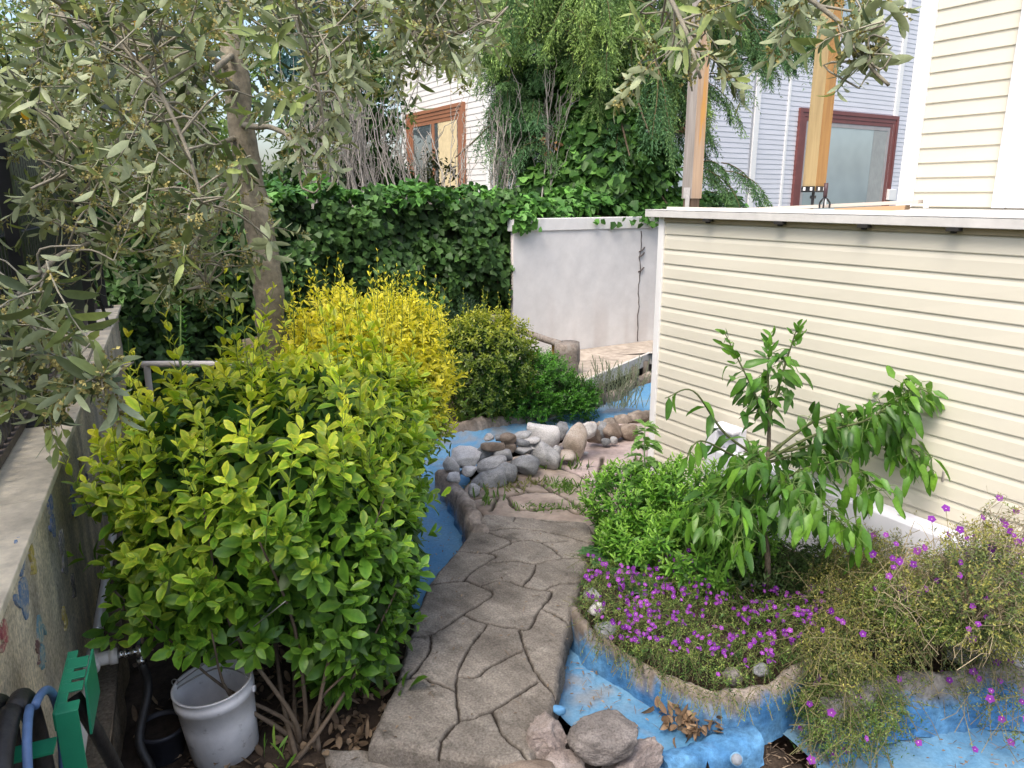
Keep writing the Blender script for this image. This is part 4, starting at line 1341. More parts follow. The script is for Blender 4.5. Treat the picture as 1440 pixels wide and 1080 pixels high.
stone('dark rough rock at the bottom edge between the path and oval rock', 735, 1102, -.02, (.12, .08, .06), 'r', .2, (0, 0), 45, 4, 4, NR, 1.2)
stone('chalky pale stone half buried under the purple flowers at the rim', 1030, 952, .03, (.045, .035, .04), 'p', .3, (.2, .2), 46, 5, 4, NR, 1.2)
stone('dark stone under the purple flowers behind the chalky stone', 1068, 942, .03, (.035, .03, .03), 'b', .1, (0, .1), 47, 4, 3, NR, 1)
stone('grey pebble at the left end of the flower bed beside the path', 834, 838, .05, (.045, .045, .04), 'g', .1, (0, 0), 48, 3, 3, NR, .8)
stone('pale pebble just below the grey pebble beside the path', 838, 856, .035, (.045, .035, .035), 'w', .4, (0, 0), 49, 3, 3, NR, .8)
stone('dark mossy stone at the rim where the flower bed meets the path', 852, 886, .03, (.05, .05, .04), 'b', .4, (0, 0), 50, 4, 3, NR, 1)
stone('tiny dark pebble lying alone on the pink patio slab', 827, 655, .004, (.016, .014, .012), 'b', .4, (0, 0), 51, 2, 2, None, .6)
# dab of blue paint lump at the path edge
stone('blue painted concrete lump beside the pool at the path edge', 786, 998, -.03, (.026, .022, .02), 'b', 0, (0, 0), 52, 3, 3, NR, 1).data.materials[0] = mat_plain('blue_lump', (.09, .25, .46), .8, var=.2, scale=40, bmp=.4)
# rusty bar and stick near the shed
q = G(1345, 730, .3); mb = MB(); mb.box(np.array([q[0], q[1], .05]), UD * .012, VD * .02, UP * (.46 - .05)); tag(bevel(mb.build('rusty_stake', mat_plain('rust', (.14, .06, .045), .8, var=.3, scale=40, bmp=.3), origin=np.array([q[0], q[1], .05]), smooth=False), .002), 'rusty brown stake standing among the flowers in front of the shed', 'stake')
q = G(1326, 720, .3); mb = MB(); mb.tube(wiggle(np.array([q[0], q[1], .05]), P(1327, 662, 3.4), 8, .006), .006, 6); tag(mb.build('thin_stick', mat_plain('pale_stick', (.4, .36, .32), .8), origin=np.array([q[0], q[1], .05])), 'thin pale stick standing left of the rusty stake', 'stick')
# ================================================================== foliage materials
L_hedge = mat_leaf('hedge_leaf', .38, .28)
L_olive = mat_leaf('olive_leaf', .48, .15, under=(.31, .35, .20), spec=.35)
L_ivy = mat_leaf('ivy_leaf', .5, .2, spec=.25)
L_soft = mat_leaf('soft_leaf', .5, .32)
L_citrus = mat_leaf('citrus_leaf', .36, .35)
L_conifer = mat_leaf('conifer_needle', .6, .25)
L_flower = mat_leaf('petal', .7, .2, gain=1.0, spec=.2)
L_dry = mat_leaf('dry_leaf', .8, .15, gain=1.1)
B_olive = mat_vcol('olive_bark', .9, 30, .65, 1.25, .9, 60, big=8)
B_twig = mat_vcol('twig_bark', .85, 50, .75, 1.2, .3, 90)
BK = (.20, .165, .115)


def pick(a, n):
    return a[RNG.integers(0, len(a), n)]


def plant(name, label, cat, base, group=None):
    return thing(name, label, cat, base, group)


# ------------------------------------------------------------------ clipped shrubs
def shrub(label, base, blobs, n, slen, K, L, W, col, up=.45, fill=0, fillcol=(.03, .07, .015), stems=6, group=None, name='clipped_shrub', el=(80, 28), small=False, sprigs=0, taper=.55, jit=.28, w1=.85, w2=.95, amp=.09, freq=4.0, stemcol=(.16, .12, .085)):
    t = plant(name, label, 'shrub', base, group)
    vol = np.array([b[1][0] * b[1][1] * b[1][2] for b in blobs]) ** (2 / 3); vol = vol / vol.sum()
    lf, tw = MB(), MB()
    if stems == 1: tw = lf
    tips_all = []
    for (c, abc, p_, rot), f in zip(blobs, vol):
        k = int(n * f)
        pt, nn = superell(k, c, abc, p_, amp, rot, -9, freq, c[0] * 5)
        keep = np.ones(len(pt), bool)
        for (c2, abc2, p2, r2) in blobs:
            if c2 is c: continue
            ca, sa = math.cos(-r2), math.sin(-r2)
            M = np.array([[ca, sa, 0], [-sa, ca, 0], [0, 0, 1.0]])
            keep &= ((np.abs(((pt - np.asarray(c2)) @ M) / np.asarray(abc2)) ** p2).sum(1) > .8)
        keep &= (nn[:, 2] > -.6) | (RNG.random(len(nn)) < .45)
        pt, nn = pt[keep], nn[keep]
        pt = pt + nn * (RNG.normal(size=(len(pt), 1)) * slen * .22)
        ax = unit(nn * .75 + UP * up + RNG.normal(size=nn.shape) * .3)
        shoots(lf, pt, ax, slen * (.7 + .6 * RNG.random(len(pt))), K, 2, L, W, el, .3, .28, col, jit, taper, small, 0, w1, w2)
        tips_all.append(pt)
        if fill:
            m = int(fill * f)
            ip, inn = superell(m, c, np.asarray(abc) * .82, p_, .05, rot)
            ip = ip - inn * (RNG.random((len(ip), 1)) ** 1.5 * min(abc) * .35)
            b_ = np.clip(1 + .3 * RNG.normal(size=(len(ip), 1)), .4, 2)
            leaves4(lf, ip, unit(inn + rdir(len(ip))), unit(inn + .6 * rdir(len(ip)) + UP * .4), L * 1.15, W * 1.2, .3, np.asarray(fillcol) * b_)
    tips = np.concatenate(tips_all)
    for q in pick(tips, sprigs):
        if q[2] < np.median(tips[:, 2]): continue
        ln = slen * (1.2 + RNG.random() * 1.5); a = unit(UP + RNG.normal(size=3) * .16)
        e = q + a * ln * .8
        tw.tube([q - a * slen * .5, e], [.0022, .0012], 4, c=(.16, .24, .05), cap=False)
        shoots(lf, e[None], a[None], ln, int(K * 1.2), 2, L * .85, W * .8, (65, 20), .2, .3, col, .2, .45, small)
    ctr = np.mean([b[0] for b in blobs], 0)
    for i in range(stems):
        q = pick(tips, 1)[0]; s0 = np.asarray(base) + np.array([RNG.normal() * .07, RNG.normal() * .09, -.02])
        m_ = (s0 * .5 + q * .5) * np.array([1, 1, 1]) + RNG.normal(size=3) * .05
        tw.tube(curve([s0, s0 * .7 + m_ * .3 + RNG.normal(size=3) * .02, m_, q], 12), np.linspace(.012, .003, 12), 6, c=stemcol)
    lf.build('foliage', L_hedge, t)
    if tw.n and tw is not lf: tw.build('stem', B_twig, t)
    return t


c_var = ramp([((.055, .14, .018), (.075, .175, .022)), ((.11, .26, .025), (.20, .36, .035)), ((.22, .39, .032), (.48, .56, .055)), ((.42, .53, .035), (.66, .66, .065)), ((.66, .62, .035), (.76, .69, .055))], .25)


def c_hedge(u, pos):
    """fresh yellow-edged growth on the upper shoots, plain green lower down"""
    h = np.clip((pos[:, 2] - .22) / 1.05 + .18 * vn(pos, 4.0, 6.0) + .35 * np.clip((pos[:, 1] - 3.1) / .8, 0, 1) + .10 * np.clip((-.95 - pos[:, 0]) / .4, -1, 1), 0, 1)
    return c_var(np.clip(u * .42 + h * .48, 0, 1) * (.44 + .56 * h), pos)


RH = math.atan2(.30, 1.9)      # follows the path's left edge
shrub('large variegated green hedge with yellow edged young leaves at the left of the stone path', G(425, 1042, -.11),
      [(np.array([-.97, 2.86, .73]), (.52, .60, .47), 3.6, -.05), (np.array([-.86, 3.42, .70]), (.42, .46, .45), 2.6, -.1), (np.array([-.63, 2.74, .42]), (.21, .36, .42), 2.6, -.25)],
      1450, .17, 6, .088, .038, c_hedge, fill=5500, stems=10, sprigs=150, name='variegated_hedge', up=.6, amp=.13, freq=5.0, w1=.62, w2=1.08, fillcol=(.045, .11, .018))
# front stems in plain view
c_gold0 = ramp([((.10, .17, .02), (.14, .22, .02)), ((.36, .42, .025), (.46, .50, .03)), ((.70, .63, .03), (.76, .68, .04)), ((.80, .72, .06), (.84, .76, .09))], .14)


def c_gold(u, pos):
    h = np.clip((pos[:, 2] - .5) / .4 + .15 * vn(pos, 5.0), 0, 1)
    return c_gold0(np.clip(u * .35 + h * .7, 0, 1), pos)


GC = P(520, 500, 4.35)
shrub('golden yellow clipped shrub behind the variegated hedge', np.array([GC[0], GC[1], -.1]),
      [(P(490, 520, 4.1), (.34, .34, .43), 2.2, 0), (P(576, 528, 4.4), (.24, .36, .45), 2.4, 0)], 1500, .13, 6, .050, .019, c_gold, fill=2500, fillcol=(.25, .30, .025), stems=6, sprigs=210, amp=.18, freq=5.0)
c_mid0 = ramp([((.045, .10, .016), (.055, .12, .018)), ((.14, .20, .022), (.20, .26, .026)), ((.40, .42, .035), (.52, .48, .045))], .15)


def c_mid(u, pos):
    h = np.clip((pos[:, 2] - .42) / .5 + .2 * vn(pos, 6.0), 0, 1)
    return c_mid0(np.clip(u * .35 + h * .62, 0, 1), pos)


MC = P(682, 512, 6.55)
shrub('round yellow topped green shrub between the golden shrub and the bright green mound', np.array([MC[0], MC[1], 0]),
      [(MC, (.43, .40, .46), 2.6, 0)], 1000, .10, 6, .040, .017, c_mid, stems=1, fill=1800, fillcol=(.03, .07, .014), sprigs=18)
m = MB()
c_bg0 = ramp([((.025, .085, .012), (.03, .10, .012)), ((.07, .21, .02), (.08, .24, .02)), ((.13, .36, .03), (.16, .40, .04))], .14)


def c_bg(u, pos):
    h = np.clip((pos[:, 2] - .3) / .45 + .15 * vn(pos, 6.0), 0, 1)
    return c_bg0(np.clip(u * .5 + h * .5, 0, 1), pos)


BC = P(768, 530, 6.75)
shrub('bright green feathery mound shrub in front of the thick log post', np.array([BC[0], BC[1], 0]),
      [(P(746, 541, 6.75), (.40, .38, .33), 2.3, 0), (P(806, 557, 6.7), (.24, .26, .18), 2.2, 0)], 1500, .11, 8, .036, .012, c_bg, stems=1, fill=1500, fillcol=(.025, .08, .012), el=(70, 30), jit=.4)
c_jun = ramp([((.02, .05, .025), (.02, .05, .025)), ((.05, .105, .05), (.05, .105, .05))], .15)
JC = P(660, 462, 7.0)
shrub('small dark bluish conifer behind the yellow topped shrub', np.array([JC[0], JC[1], 0]), [(JC - UP * .1, (.26, .26, .42), 1.8, 0)], 500, .14, 9, .03, .008, c_jun, small=True, fill=500, fillcol=(.015, .035, .018), name='dwarf_conifer', el=(60, 30))
# grey green lavender under the deck
LC = P(868, 548, 6.85)
c_lav = ramp([((.10, .13, .085), (.10, .13, .085)), ((.24, .28, .19), (.24, .28, .19))], .15)
t = plant('lavender', 'wispy grey green plant growing against the deck fascia above the kerb', 'plant', np.array([LC[0], LC[1], 0]))
lf, tw = MB(), MB()
for i in range(70):
    b0 = np.array([LC[0] + RNG.normal() * .12, LC[1] + RNG.normal() * .05, .0]); e = b0 + np.array([RNG.normal() * .10, RNG.normal() * .06 - .03, .28 + RNG.random() * .22])
    tw.tube(wiggle(b0, e, 5, .01), .003, 4, c=(.22, .25, .16), cap=False)
    shoots(lf, e[None], (e - b0)[None], .22, 9, 2, .035, .006, (50, 20), .1, .2, c_lav, .3, .6, True)
tw.build('stem', B_twig, t); lf.build('foliage', L_soft, t)

# ------------------------------------------------------------------ olive tree
OB = P(378, 470, 4.25); OB[2] = -.1
ot = plant('olive_tree', 'olive tree with grey green leaves and small yellow flower clusters over the left wall', 'tree', OB)
trunk = [OB, np.array([OB[0] + .0, OB[1], .5]), P(379, 440, 4.25), P(372, 360, 4.22), P(352, 255, 4.2), P(336, 150, 4.15), P(326, 40, 4.1), P(318, -80, 4.05), P(322, -220, 4.0)]
tb_ = MB(); tc = curve(trunk, 50)
tb_.tube(tc, np.interp(np.linspace(0, 1, 50), [0, .25, .5, .7, 1], [.105, .085, .074, .068, .045]), 20, c=lerp((.22, .19, .14), (.32, .28, .21), .5 + .5 * vn(np.repeat(np.concatenate([tc, tc[:0]]), 20, 0), 5.0)).tolist() + [BK, BK], wob=.22)
tb_.build('trunk', B_olive, ot)
sb = MB(); s0 = P(362, 505, 4.2); sb.tube([s0 - UP * .3 + np.array([.07, .02, 0]), s0 - UP * .05, s0 + UP * .12 + np.array([-.03, 0, 0])], [.06, .055, .05], 14, c=(.30, .25, .17), wob=.2); sb.build('stub', B_olive, ot)
LIMBS = [
    [P(333, 130, 4.13), P(280, 92, 3.6), P(200, 62, 2.9), P(120, 25, 2.3), P(40, -20, 1.9)],
    [P(322, -70, 4.05), P(200, -140, 3.0), P(80, -12, 2.25), P(150, 50, 2.05), P(215, 118, 1.95), P(262, 205, 1.9), P(285, 285, 1.9)],
    [P(350, 245, 4.18), P(250, 290, 3.2), P(150, 330, 2.4), P(60, 380, 1.75), P(10, 430, 1.35)],
    [P(326, 20, 4.1), P(420, -40, 3.5), P(520, 15, 3.1), P(600, 55, 2.8), P(690, 30, 2.6)],
    [P(320, -180, 4.0), P(480, -330, 3.1), P(740, -260, 2.3), P(880, -90, 1.9), P(960, 30, 1.75), P(985, 110, 1.7)],
    [P(740, -260, 2.3), P(1000, -160, 1.8), P(1120, -20, 1.6), P(1185, 40, 1.52), P(1222, 95, 1.5), P(1250, 120, 1.48)],
    [P(338, 175, 4.15), P(405, 190, 3.4), P(425, 265, 2.7)],
    [P(330, 75, 4.12), P(220, 165, 3.0), P(130, 225, 2.3), P(45, 265, 1.8)],
    [P(60, 380, 1.75), P(60, 470, 1.5), P(110, 520, 1.38), P(165, 545, 1.3)],
    [P(330, 100, 4.12), P(180, 20, 3.6), P(40, 60, 3.2)],
    [P(340, 190, 4.16), P(240, 230, 3.7), P(140, 260, 3.3)],
    [P(321, -150, 4.0), P(380, -180, 3.0), P(420, 40, 2.4), P(450, 130, 2.3)],
    [P(321, -190, 4.0), P(150, -300, 2.6), P(60, -60, 1.9)],
    [P(345, 225, 4.18), P(310, 290, 3.3), P(270, 350, 2.6), P(290, 400, 2.4)],
]
lc = [curve(l, 26) for l in LIMBS]
for i, l in enumerate(lc):
    r0 = [.034, .012, .014, .026, .013, .006, .018, .017, .0045, .02, .016, .016, .02, .016][i]
    mb = MB(); ll = l + np.stack([vn(l, 3.0, i), vn(l, 3.0, i + 7), vn(l, 3.0, i + 3)], 1) * .012 * np.sin(np.linspace(0, math.pi, 26))[:, None]
    lc[i] = ll
    mb.tube(ll, np.linspace(r0, .0035, 26), 8, c=(.26, .235, .18), wob=.1); mb.build('limb', B_olive, ot)
LP = np.concatenate(lc); LP = LP[(LP[:, 1] > .8)]
lf, tw, fl = MB(), MB(), MB()
c_ol = ramp([((.055, .08, .036), (.065, .09, .043)), ((.12, .155, .06), (.13, .165, .066)), ((.27, .33, .10), (.28, .34, .105))], .25)


def flowers(cn, k=14, s=.02):
    p = cn[None] + RNG.normal(size=(k, 3)) * s * np.array([1, 1, .8])
    d = rdir(k)
    c = np.array((.36, .31, .12)) * np.clip(1 + .3 * RNG.normal(size=(k, 1)), .5, 1.7)
    leaves4(fl, p, d, rdir(k), .0085, .007, .6, c)
    leaves4(fl, p, rdir(k), rdir(k), .0085, .007, .6, c)


def proj(q):
    v = np.asarray(q) - np.array([0, 0, H]); dep = v[1] * cp - v[2] * sp; up = v[1] * sp + v[2] * cp
    return 720 + F * v[0] / max(dep, .05), 540 - F * up / max(dep, .05)


def olive_twig(base, d, ln, L=.056, K=9, droop=.35, flw=.5):
    n = 7; pts = [base]; dd = unit(d)
    for i in range(n):
        dd = unit(dd - UP * droop / n + RNG.normal(size=3) * .10); pts.append(pts[-1] + dd * ln / n)
    pts = np.array(pts)
    tw.tube(pts, np.linspace(.0021, .0009, n + 1), 4, c=(.30, .28, .21), cap=False)
    cv = curve(pts, K + 1)[1:]
    tan = unit(np.gradient(cv, axis=0)); h = unit(np.cross(tan, rdir(1)[0])); g = np.cross(tan, h)
    ph = RNG.random() * 3 + np.arange(K) * 1.57
    for sgn in (1, -1):
        rad = sgn * (h * np.cos(ph)[:, None] + g * np.sin(ph)[:, None])
        e = R(48) + RNG.normal(size=K) * .2
        ld = unit(tan * np.cos(e)[:, None] + rad * np.sin(e)[:, None] + RNG.normal(size=(K, 3)) * .16)
        nn = unit(tan * np.sin(e)[:, None] - rad * np.cos(e)[:, None] + UP * .25 + RNG.normal(size=(K, 3)) * .35)
        sz = (.7 + .5 * RNG.random(K)) * np.interp(np.arange(K) / K, [0, .7, 1], [.9, 1, .55])
        cc, ce = c_ol(np.arange(K) / K + RNG.normal(size=K) * .25, cv)
        yl = RNG.random(K) < .003
        cc[yl] = (.5, .27, .02); ce[yl] = (.5, .27, .02)
        leaves8(lf, cv, ld, nn, L * sz, L * .27 * sz * (.8 + .4 * RNG.random(K)), .25 * RNG.normal(size=K) + .15, .2, cc, ce, .9, 1.0)
    for q, tt in zip(cv, tan):
        if RNG.random() < flw * .45: flowers(q + rdir(1)[0] * .012, 14, .011)


REG = [((0, 400), (-60, 200), (1.75, 3.9), 270, .26), ((0, 330), (190, 400), (1.7, 3.3), 135, .24), ((190, 420), (190, 390), (2.3, 4.1), 60, .24),
       ((380, 650), (-70, 110), (2.3, 4.3), 150, .26), ((560, 690), (-40, 95), (2.4, 3.2), 40, .24), ((395, 470), (100, 250), (2.3, 3.0), 20, .2),
       ((880, 1020), (-60, 115), (1.65, 2.0), 15, .16), ((1010, 1240), (-90, 35), (1.5, 2.1), 24, .16), ((1180, 1255), (25, 100), (1.45, 1.55), 7, .13),
       ((0, 70), (400, 560), (1.2, 1.5), 12, .16), ((20, 120), (380, 520), (1.35, 1.8), 12, .16), ((100, 185), (525, 560), (1.28, 1.36), 5, .10), ((220, 400), (310, 400), (2.1, 2.7), 12, .2),
       ((0, 1440), (-420, -120), (1.6, 3.8), 25, .26)]  # last entry: unseen canopy twigs above the view, added for the shade they cast
for (x0, x1), (y0, y1), (t0, t1), n, ln in REG:
    for i in range(n):
        q = P(x0 + (x1 - x0) * RNG.random(), y0 + (y1 - y0) * RNG.random(), t0 + (t1 - t0) * RNG.random())
        px_, py_ = proj(q)
        if 296 < px_ < 412 and 40 < py_ < 470 and RNG.random() < .93: continue
        if px_ < 60 and 165 < py_ < 400 and RNG.random() < .72: continue
        if 60 < px_ < 190 and 330 < py_ < 480 and RNG.random() < .8: continue
        if 575 < px_ < 700 and 85 < py_ < 300: continue
        dl = np.linalg.norm(LP - q, axis=1); j = int(dl.argmin()); a = LP[j]
        if dl[j] > 1.3: continue
        d = unit(q - a) * .6 + rdir(1)[0] * .6 + UP * (.1 - .35 * RNG.random())
        d = unit(d)
        b0 = q - d * ln * .5
        md = (a + b0) / 2 + UP * .06 * dl[j] + RNG.normal(size=3) * .03
        tw.tube(curve([a, md, b0], 7), np.linspace(.0055 if dl[j] > .4 else .004, .0026, 7) * np.clip(np.linalg.norm(q - [0, 0, H]) / 2.6, .45, 1), 4, c=(.27, .245, .19), cap=False)
        big = y1 > 380 or x0 > 870
        olive_twig(b0, d, ln * (.8 + .5 * RNG.random()), .068 if not big else .06, 8 if ln > .2 else 7, .45, .5)
tw.build('twig', B_twig, ot); lf.build('foliage', L_olive, ot); fl.build('blossom', L_flower, ot)

# ------------------------------------------------------------------ ivy covered fence at the back
def ivy_leaves(mb, p, nn, L, cols, jit=.5):
    """broad drooping leaves lying shingle-like over a surface"""
    k = len(p)
    d = unit(-UP * .8 + rdir(k) * .75 + nn * .35)
    n_ = unit(nn + rdir(k) * jit + UP * .35)
    b_ = np.clip(1 + .25 * RNG.normal(size=(k, 1)), .4, 1.8)
    u = np.clip(RNG.random(k) ** 1.5 + .35 * vn(p, 2.5, 4.0), 0, 1)
    c = lerp(cols[0], cols[1], u) * b_
    leaves8(mb, p, d, n_, L * (.6 + .7 * RNG.random(k)), L * (.55 + .6 * RNG.random(k)) * .95, .3 * RNG.random(k), .2, c, c * 1.15, 1.2, .75)


IVC = ((.028, .065, .02), (.085, .175, .042))
i0, i1 = np.array([-4.6, 5.9, 0]), np.array([.05, 8.1, 0])
iv = plant('ivy_hedge', 'dense dark green ivy covering a fence behind the olive tree and golden shrub', 'hedge', (i0 + i1) / 2)
lf = MB()
dI = unit(i1 - i0); nI = np.array([dI[1], -dI[0], 0]); LI = np.linalg.norm(i1 - i0)
k = 10500
s_ = RNG.random(k) * LI; z_ = -.05 + 1.95 * RNG.random(k) ** .8
pp_ = i0 + dI * s_[:, None] + UP * z_[:, None]
bul = .24 * vn(pp_, 1.6, 2.0) + .14 * vn(pp_, 4.5, 5.0)
pp_ = pp_ + nI * (bul + .04 * RNG.normal(size=k))[:, None]
pp_[:, 2] += np.where(z_ > 1.5, .17 * vn(pp_, 2.2, 8.0), 0)
ivy_leaves(lf, pp_, np.repeat(nI[None], k, 0) + UP * .1, .074, IVC)
k = 5000  # inner leaves coloured darker, as the shade deep in the ivy
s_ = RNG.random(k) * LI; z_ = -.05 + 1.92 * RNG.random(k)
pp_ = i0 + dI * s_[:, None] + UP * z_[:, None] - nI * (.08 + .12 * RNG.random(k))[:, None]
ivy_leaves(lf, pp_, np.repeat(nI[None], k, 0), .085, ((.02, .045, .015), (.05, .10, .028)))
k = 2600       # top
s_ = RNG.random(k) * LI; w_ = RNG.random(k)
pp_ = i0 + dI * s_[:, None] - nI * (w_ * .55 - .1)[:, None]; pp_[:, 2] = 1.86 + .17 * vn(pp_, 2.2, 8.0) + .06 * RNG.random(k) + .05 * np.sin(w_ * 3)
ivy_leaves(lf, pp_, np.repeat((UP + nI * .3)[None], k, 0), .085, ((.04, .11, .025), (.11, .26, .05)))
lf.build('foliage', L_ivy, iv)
mb = MB(); mb.box(i0 - nI * .26 - UP * .1, dI * LI, -nI * .12, UP * 1.87); mb.build('fence_core', mat_plain('ivy_shade_core', (.012, .018, .010), .95), iv, smooth=False)  # core coloured near black so gaps between leaves look deeply shaded
# ivy spilling over the top of the white wall
iv2 = plant('ivy', 'ivy spilling over the top of the white wall', 'ivy', BW.pt(1.5, ZW, -.3))
lf = MB(); k = 2300
a_ = RNG.random(k) * 3.6 - .1; w_ = RNG.random(k)
pp_ = np.array([BW.pt(x, ZW, -.08 - .55 * y) for x, y in zip(a_, w_)])
pp_[:, 2] += .06 + .16 * np.sin(np.clip(w_, 0, 1) * 2.6) + .09 * vn(pp_, 2.0, 2.0) + .05 * RNG.random(k) - .12 * (RNG.random(k) < .1)
ivy_leaves(lf, pp_, np.repeat((UP * .8 - UD * .5)[None], k, 0), .095, ((.04, .11, .025), (.11, .26, .05)))
k = 170
a_ = np.abs(RNG.normal(size=k)) * .25; a_ = np.concatenate([2.0 + RNG.normal(size=k // 2) * .3, a_[:k - k // 2] * .5])
pp_ = np.array([BW.pt(x, ZW + .05 - RNG.random() ** 2 * .16, .03 + .03 * RNG.random()) for x in a_])
ivy_leaves(lf, pp_, np.repeat(-UD[None], k, 0), .08, ((.05, .13, .03), (.12, .28, .05)))
lf.build('foliage', L_ivy, iv2)
mb = MB()
for x in np.linspace(0, 3.3, 14):
    mb.tube(wiggle(BW.pt(x, .9, -.32), BW.pt(x + RNG.normal() * .2, ZW + .08, -.3), 6, .06), .012, 5, c=(.12, .09, .06))
mb.build('stem', B_twig, iv2)

# ------------------------------------------------------------------ big conifer with drooping sprays
CB = P(838, 276, 9.7); CB[2] = 0
ct = plant('conifer', 'large drooping conifer with bright yellow green tips in front of the white house', 'tree', CB)
mb = MB(); tc = np.array([[CB[0] + .05 * math.sin(z), CB[1] + .04 * math.cos(z * 1.3), z] for z in np.linspace(0, 6.5, 24)])
mb.tube(tc, np.linspace(.20, .07, 24), 14, c=(.11, .075, .05), wob=.2); mb.build('trunk', B_olive, ct)
lf, tw = MB(), MB()


def spray(p0, d, ln, bright, nb=15, needle=.045):
    """one drooping feathery spray: axis, side branchlets, needle-like leaves"""
    px_, py_ = proj(p0 + unit(d) * ln * .6 - UP * .2)
    if px_ < 695 and py_ > 55 and not (640 < px_ and 100 < py_ < 150 and RNG.random() < .35): return
    if 880 < px_ < 985 and py_ > 185: return
    if px_ > 985 and py_ > 165 and py_ < 235: return
    if 785 < px_ < 940 and 105 < py_ < 300 and RNG.random() < .8: return
    n = 8; pts = [p0]; dd = unit(d)
    for i in range(n):
        dd = unit(dd - UP * .20 + RNG.normal(size=3) * .05); pts.append(pts[-1] + dd * ln / n)
    pts = np.array(pts); tw.tube(pts, np.linspace(.008, .002, n + 1), 4, c=(.13, .10, .05), cap=False)
    cv = curve(pts, nb); tan = unit(np.gradient(cv, axis=0)); h = unit(np.cross(tan, UP + .2 * rdir(1)[0]))
    Q, D, Cc = [], [], []
    for i in range(1, nb):
        for sgn in (1, -1, 0):
            bd = unit(tan[i] * (.7 if sgn else 1) + h[i] * sgn * .8 - UP * (.35 + .3 * RNG.random()) + RNG.normal(size=3) * .18)
            bl = ln * .40 * (1.05 - .6 * i / nb) * (.7 + .6 * RNG.random())
            u = np.linspace(.1, 1, 8)[:, None]
            q = cv[i] + bd * bl * u - UP * .25 * bl * u ** 2
            Q.append(q); D.append(np.repeat((bd - UP * .3)[None], 8, 0)); Cc.append(np.clip(u[:, 0] * .6 + .4 * i / nb, 0, 1))
    Q, D, Cc = np.concatenate(Q), np.concatenate(D), np.concatenate(Cc)
    k = len(Q)
    lo = np.array((.05, .125, .052)); hi = lerp((.10, .225, .085), (.38, .52, .13), np.array([bright]))[0]
    for _ in range(2):
        c = lerp(lo, hi, Cc ** 1.2) * np.clip(1 + .2 * RNG.normal(size=(k, 1)), .5, 1.6)
        leaves4(lf, Q, unit(unit(D) + .75 * rdir(k)), rdir(k), needle * (.7 + .6 * RNG.random(k)), .010, .2, c)


for i in range(46):      # limbs out from the trunk
    z = 1.7 + 4.6 * i / 45; an = RNG.random() * 6.28
    if i % 3 == 0: an = -1.57 + RNG.normal() * .9
    rr = (2.25 - .18 * (z - 2)) * (.55 + .5 * RNG.random())
    if z < 2.6: rr *= .6
    e = np.array([CB[0] + rr * math.cos(an), CB[1] + rr * math.sin(an) * .85, z + .25 - .32 * rr])
    l = curve([[CB[0], CB[1], z - .1], [CB[0] + .5 * rr * math.cos(an), CB[1] + .45 * rr * math.sin(an), z + .3], e], 10)
    tw.tube(l, np.linspace(.035, .008, 10), 6, c=(.12, .09, .06), cap=False)
    for j in range(3, 10):
        for s in range(2):
            d = unit(l[j] - l[j - 1]) + rdir(1)[0] * .7
            b = np.clip(.15 + .25 * RNG.normal() + (.5 if (l[j][2] > 3.4 and l[j][1] < CB[1] - .3 and abs(l[j][0] - CB[0] + .2) < 1.2) else 0), 0, 1)
            spray(l[j], d, .55 + .4 * RNG.random(), b)
# drooping boughs the photo shows plainly
for (px, py, tt, dx, ln, b) in [(760, 30, 8.6, -.4, .9, .9), (800, 15, 8.4, .1, .9, .95), (850, 10, 8.4, .2, .9, .9), (720, 45, 8.7, -.5, .9, .7), (890, 20, 8.6, .3, .8, .7), (830, 60, 8.5, 0, .8, .6), (780, 70, 8.6, 0, .7, .5),
                                 (870, 115, 8.6, .4, .6, .6), (900, 120, 8.6, .2, .6, .55), (850, 125, 8.6, -.5, .6, .5), (700, 20, 8.8, -.5, .9, .35), (680, 60, 8.9, -.7, .8, .2), (700, 130, 9, -.8, .9, .2), (660, 120, 9.2, -.8, .7, .1),
                                 (1000, 50, 9, .7, .7, .3), (1040, 40, 9, .7, .7, .25), (1020, 80, 9, .5, .6, .15), (1070, 40, 9.1, .8, .6, .2), (1000, 100, 9.1, .2, .6, .1), (1015, 20, 9, .6, 1.1, .3), (1080, 60, 9.2, .7, .6, .1),
                                 (960, 110, 9, .5, .9, .2), (980, 30, 9, .6, 1.0, .3), (930, 60, 8.9, .4, .9, .3), (990, 250, 9.0, .8, .9, .15), (1000, 255, 9.0, 1.0, .9, .1), (960, 245, 9.0, .2, .6, .1), (745, 235, 9.2, -.4, .8, .15), (730, 215, 9.3, -.5, .8, .1), (750, 200, 9.2, -.3, .8, .15),
                                 (710, 170, 9.3, -.2, .9, .1), (735, 140, 9.2, -.3, .9, .1), (690, 200, 9.4, -.3, .8, .05), (700, 90, 9.2, -.3, .9, .1), (720, 110, 9.2, -.3, .9, .1), (1090, 30, 9.2, .8, .9, .2), (1060, 10, 9.2, .8, 1.0, .25)]:
    q = P(px, py, tt)
    for s in range(3):
        qq = q + RNG.normal(size=3) * .12
        spray(qq, np.array([dx + .25 * RNG.normal(), -.5 + .3 * RNG.normal(), .15]), ln * (.8 + .4 * RNG.random()), np.clip(b + .1 * RNG.normal(), 0, 1))
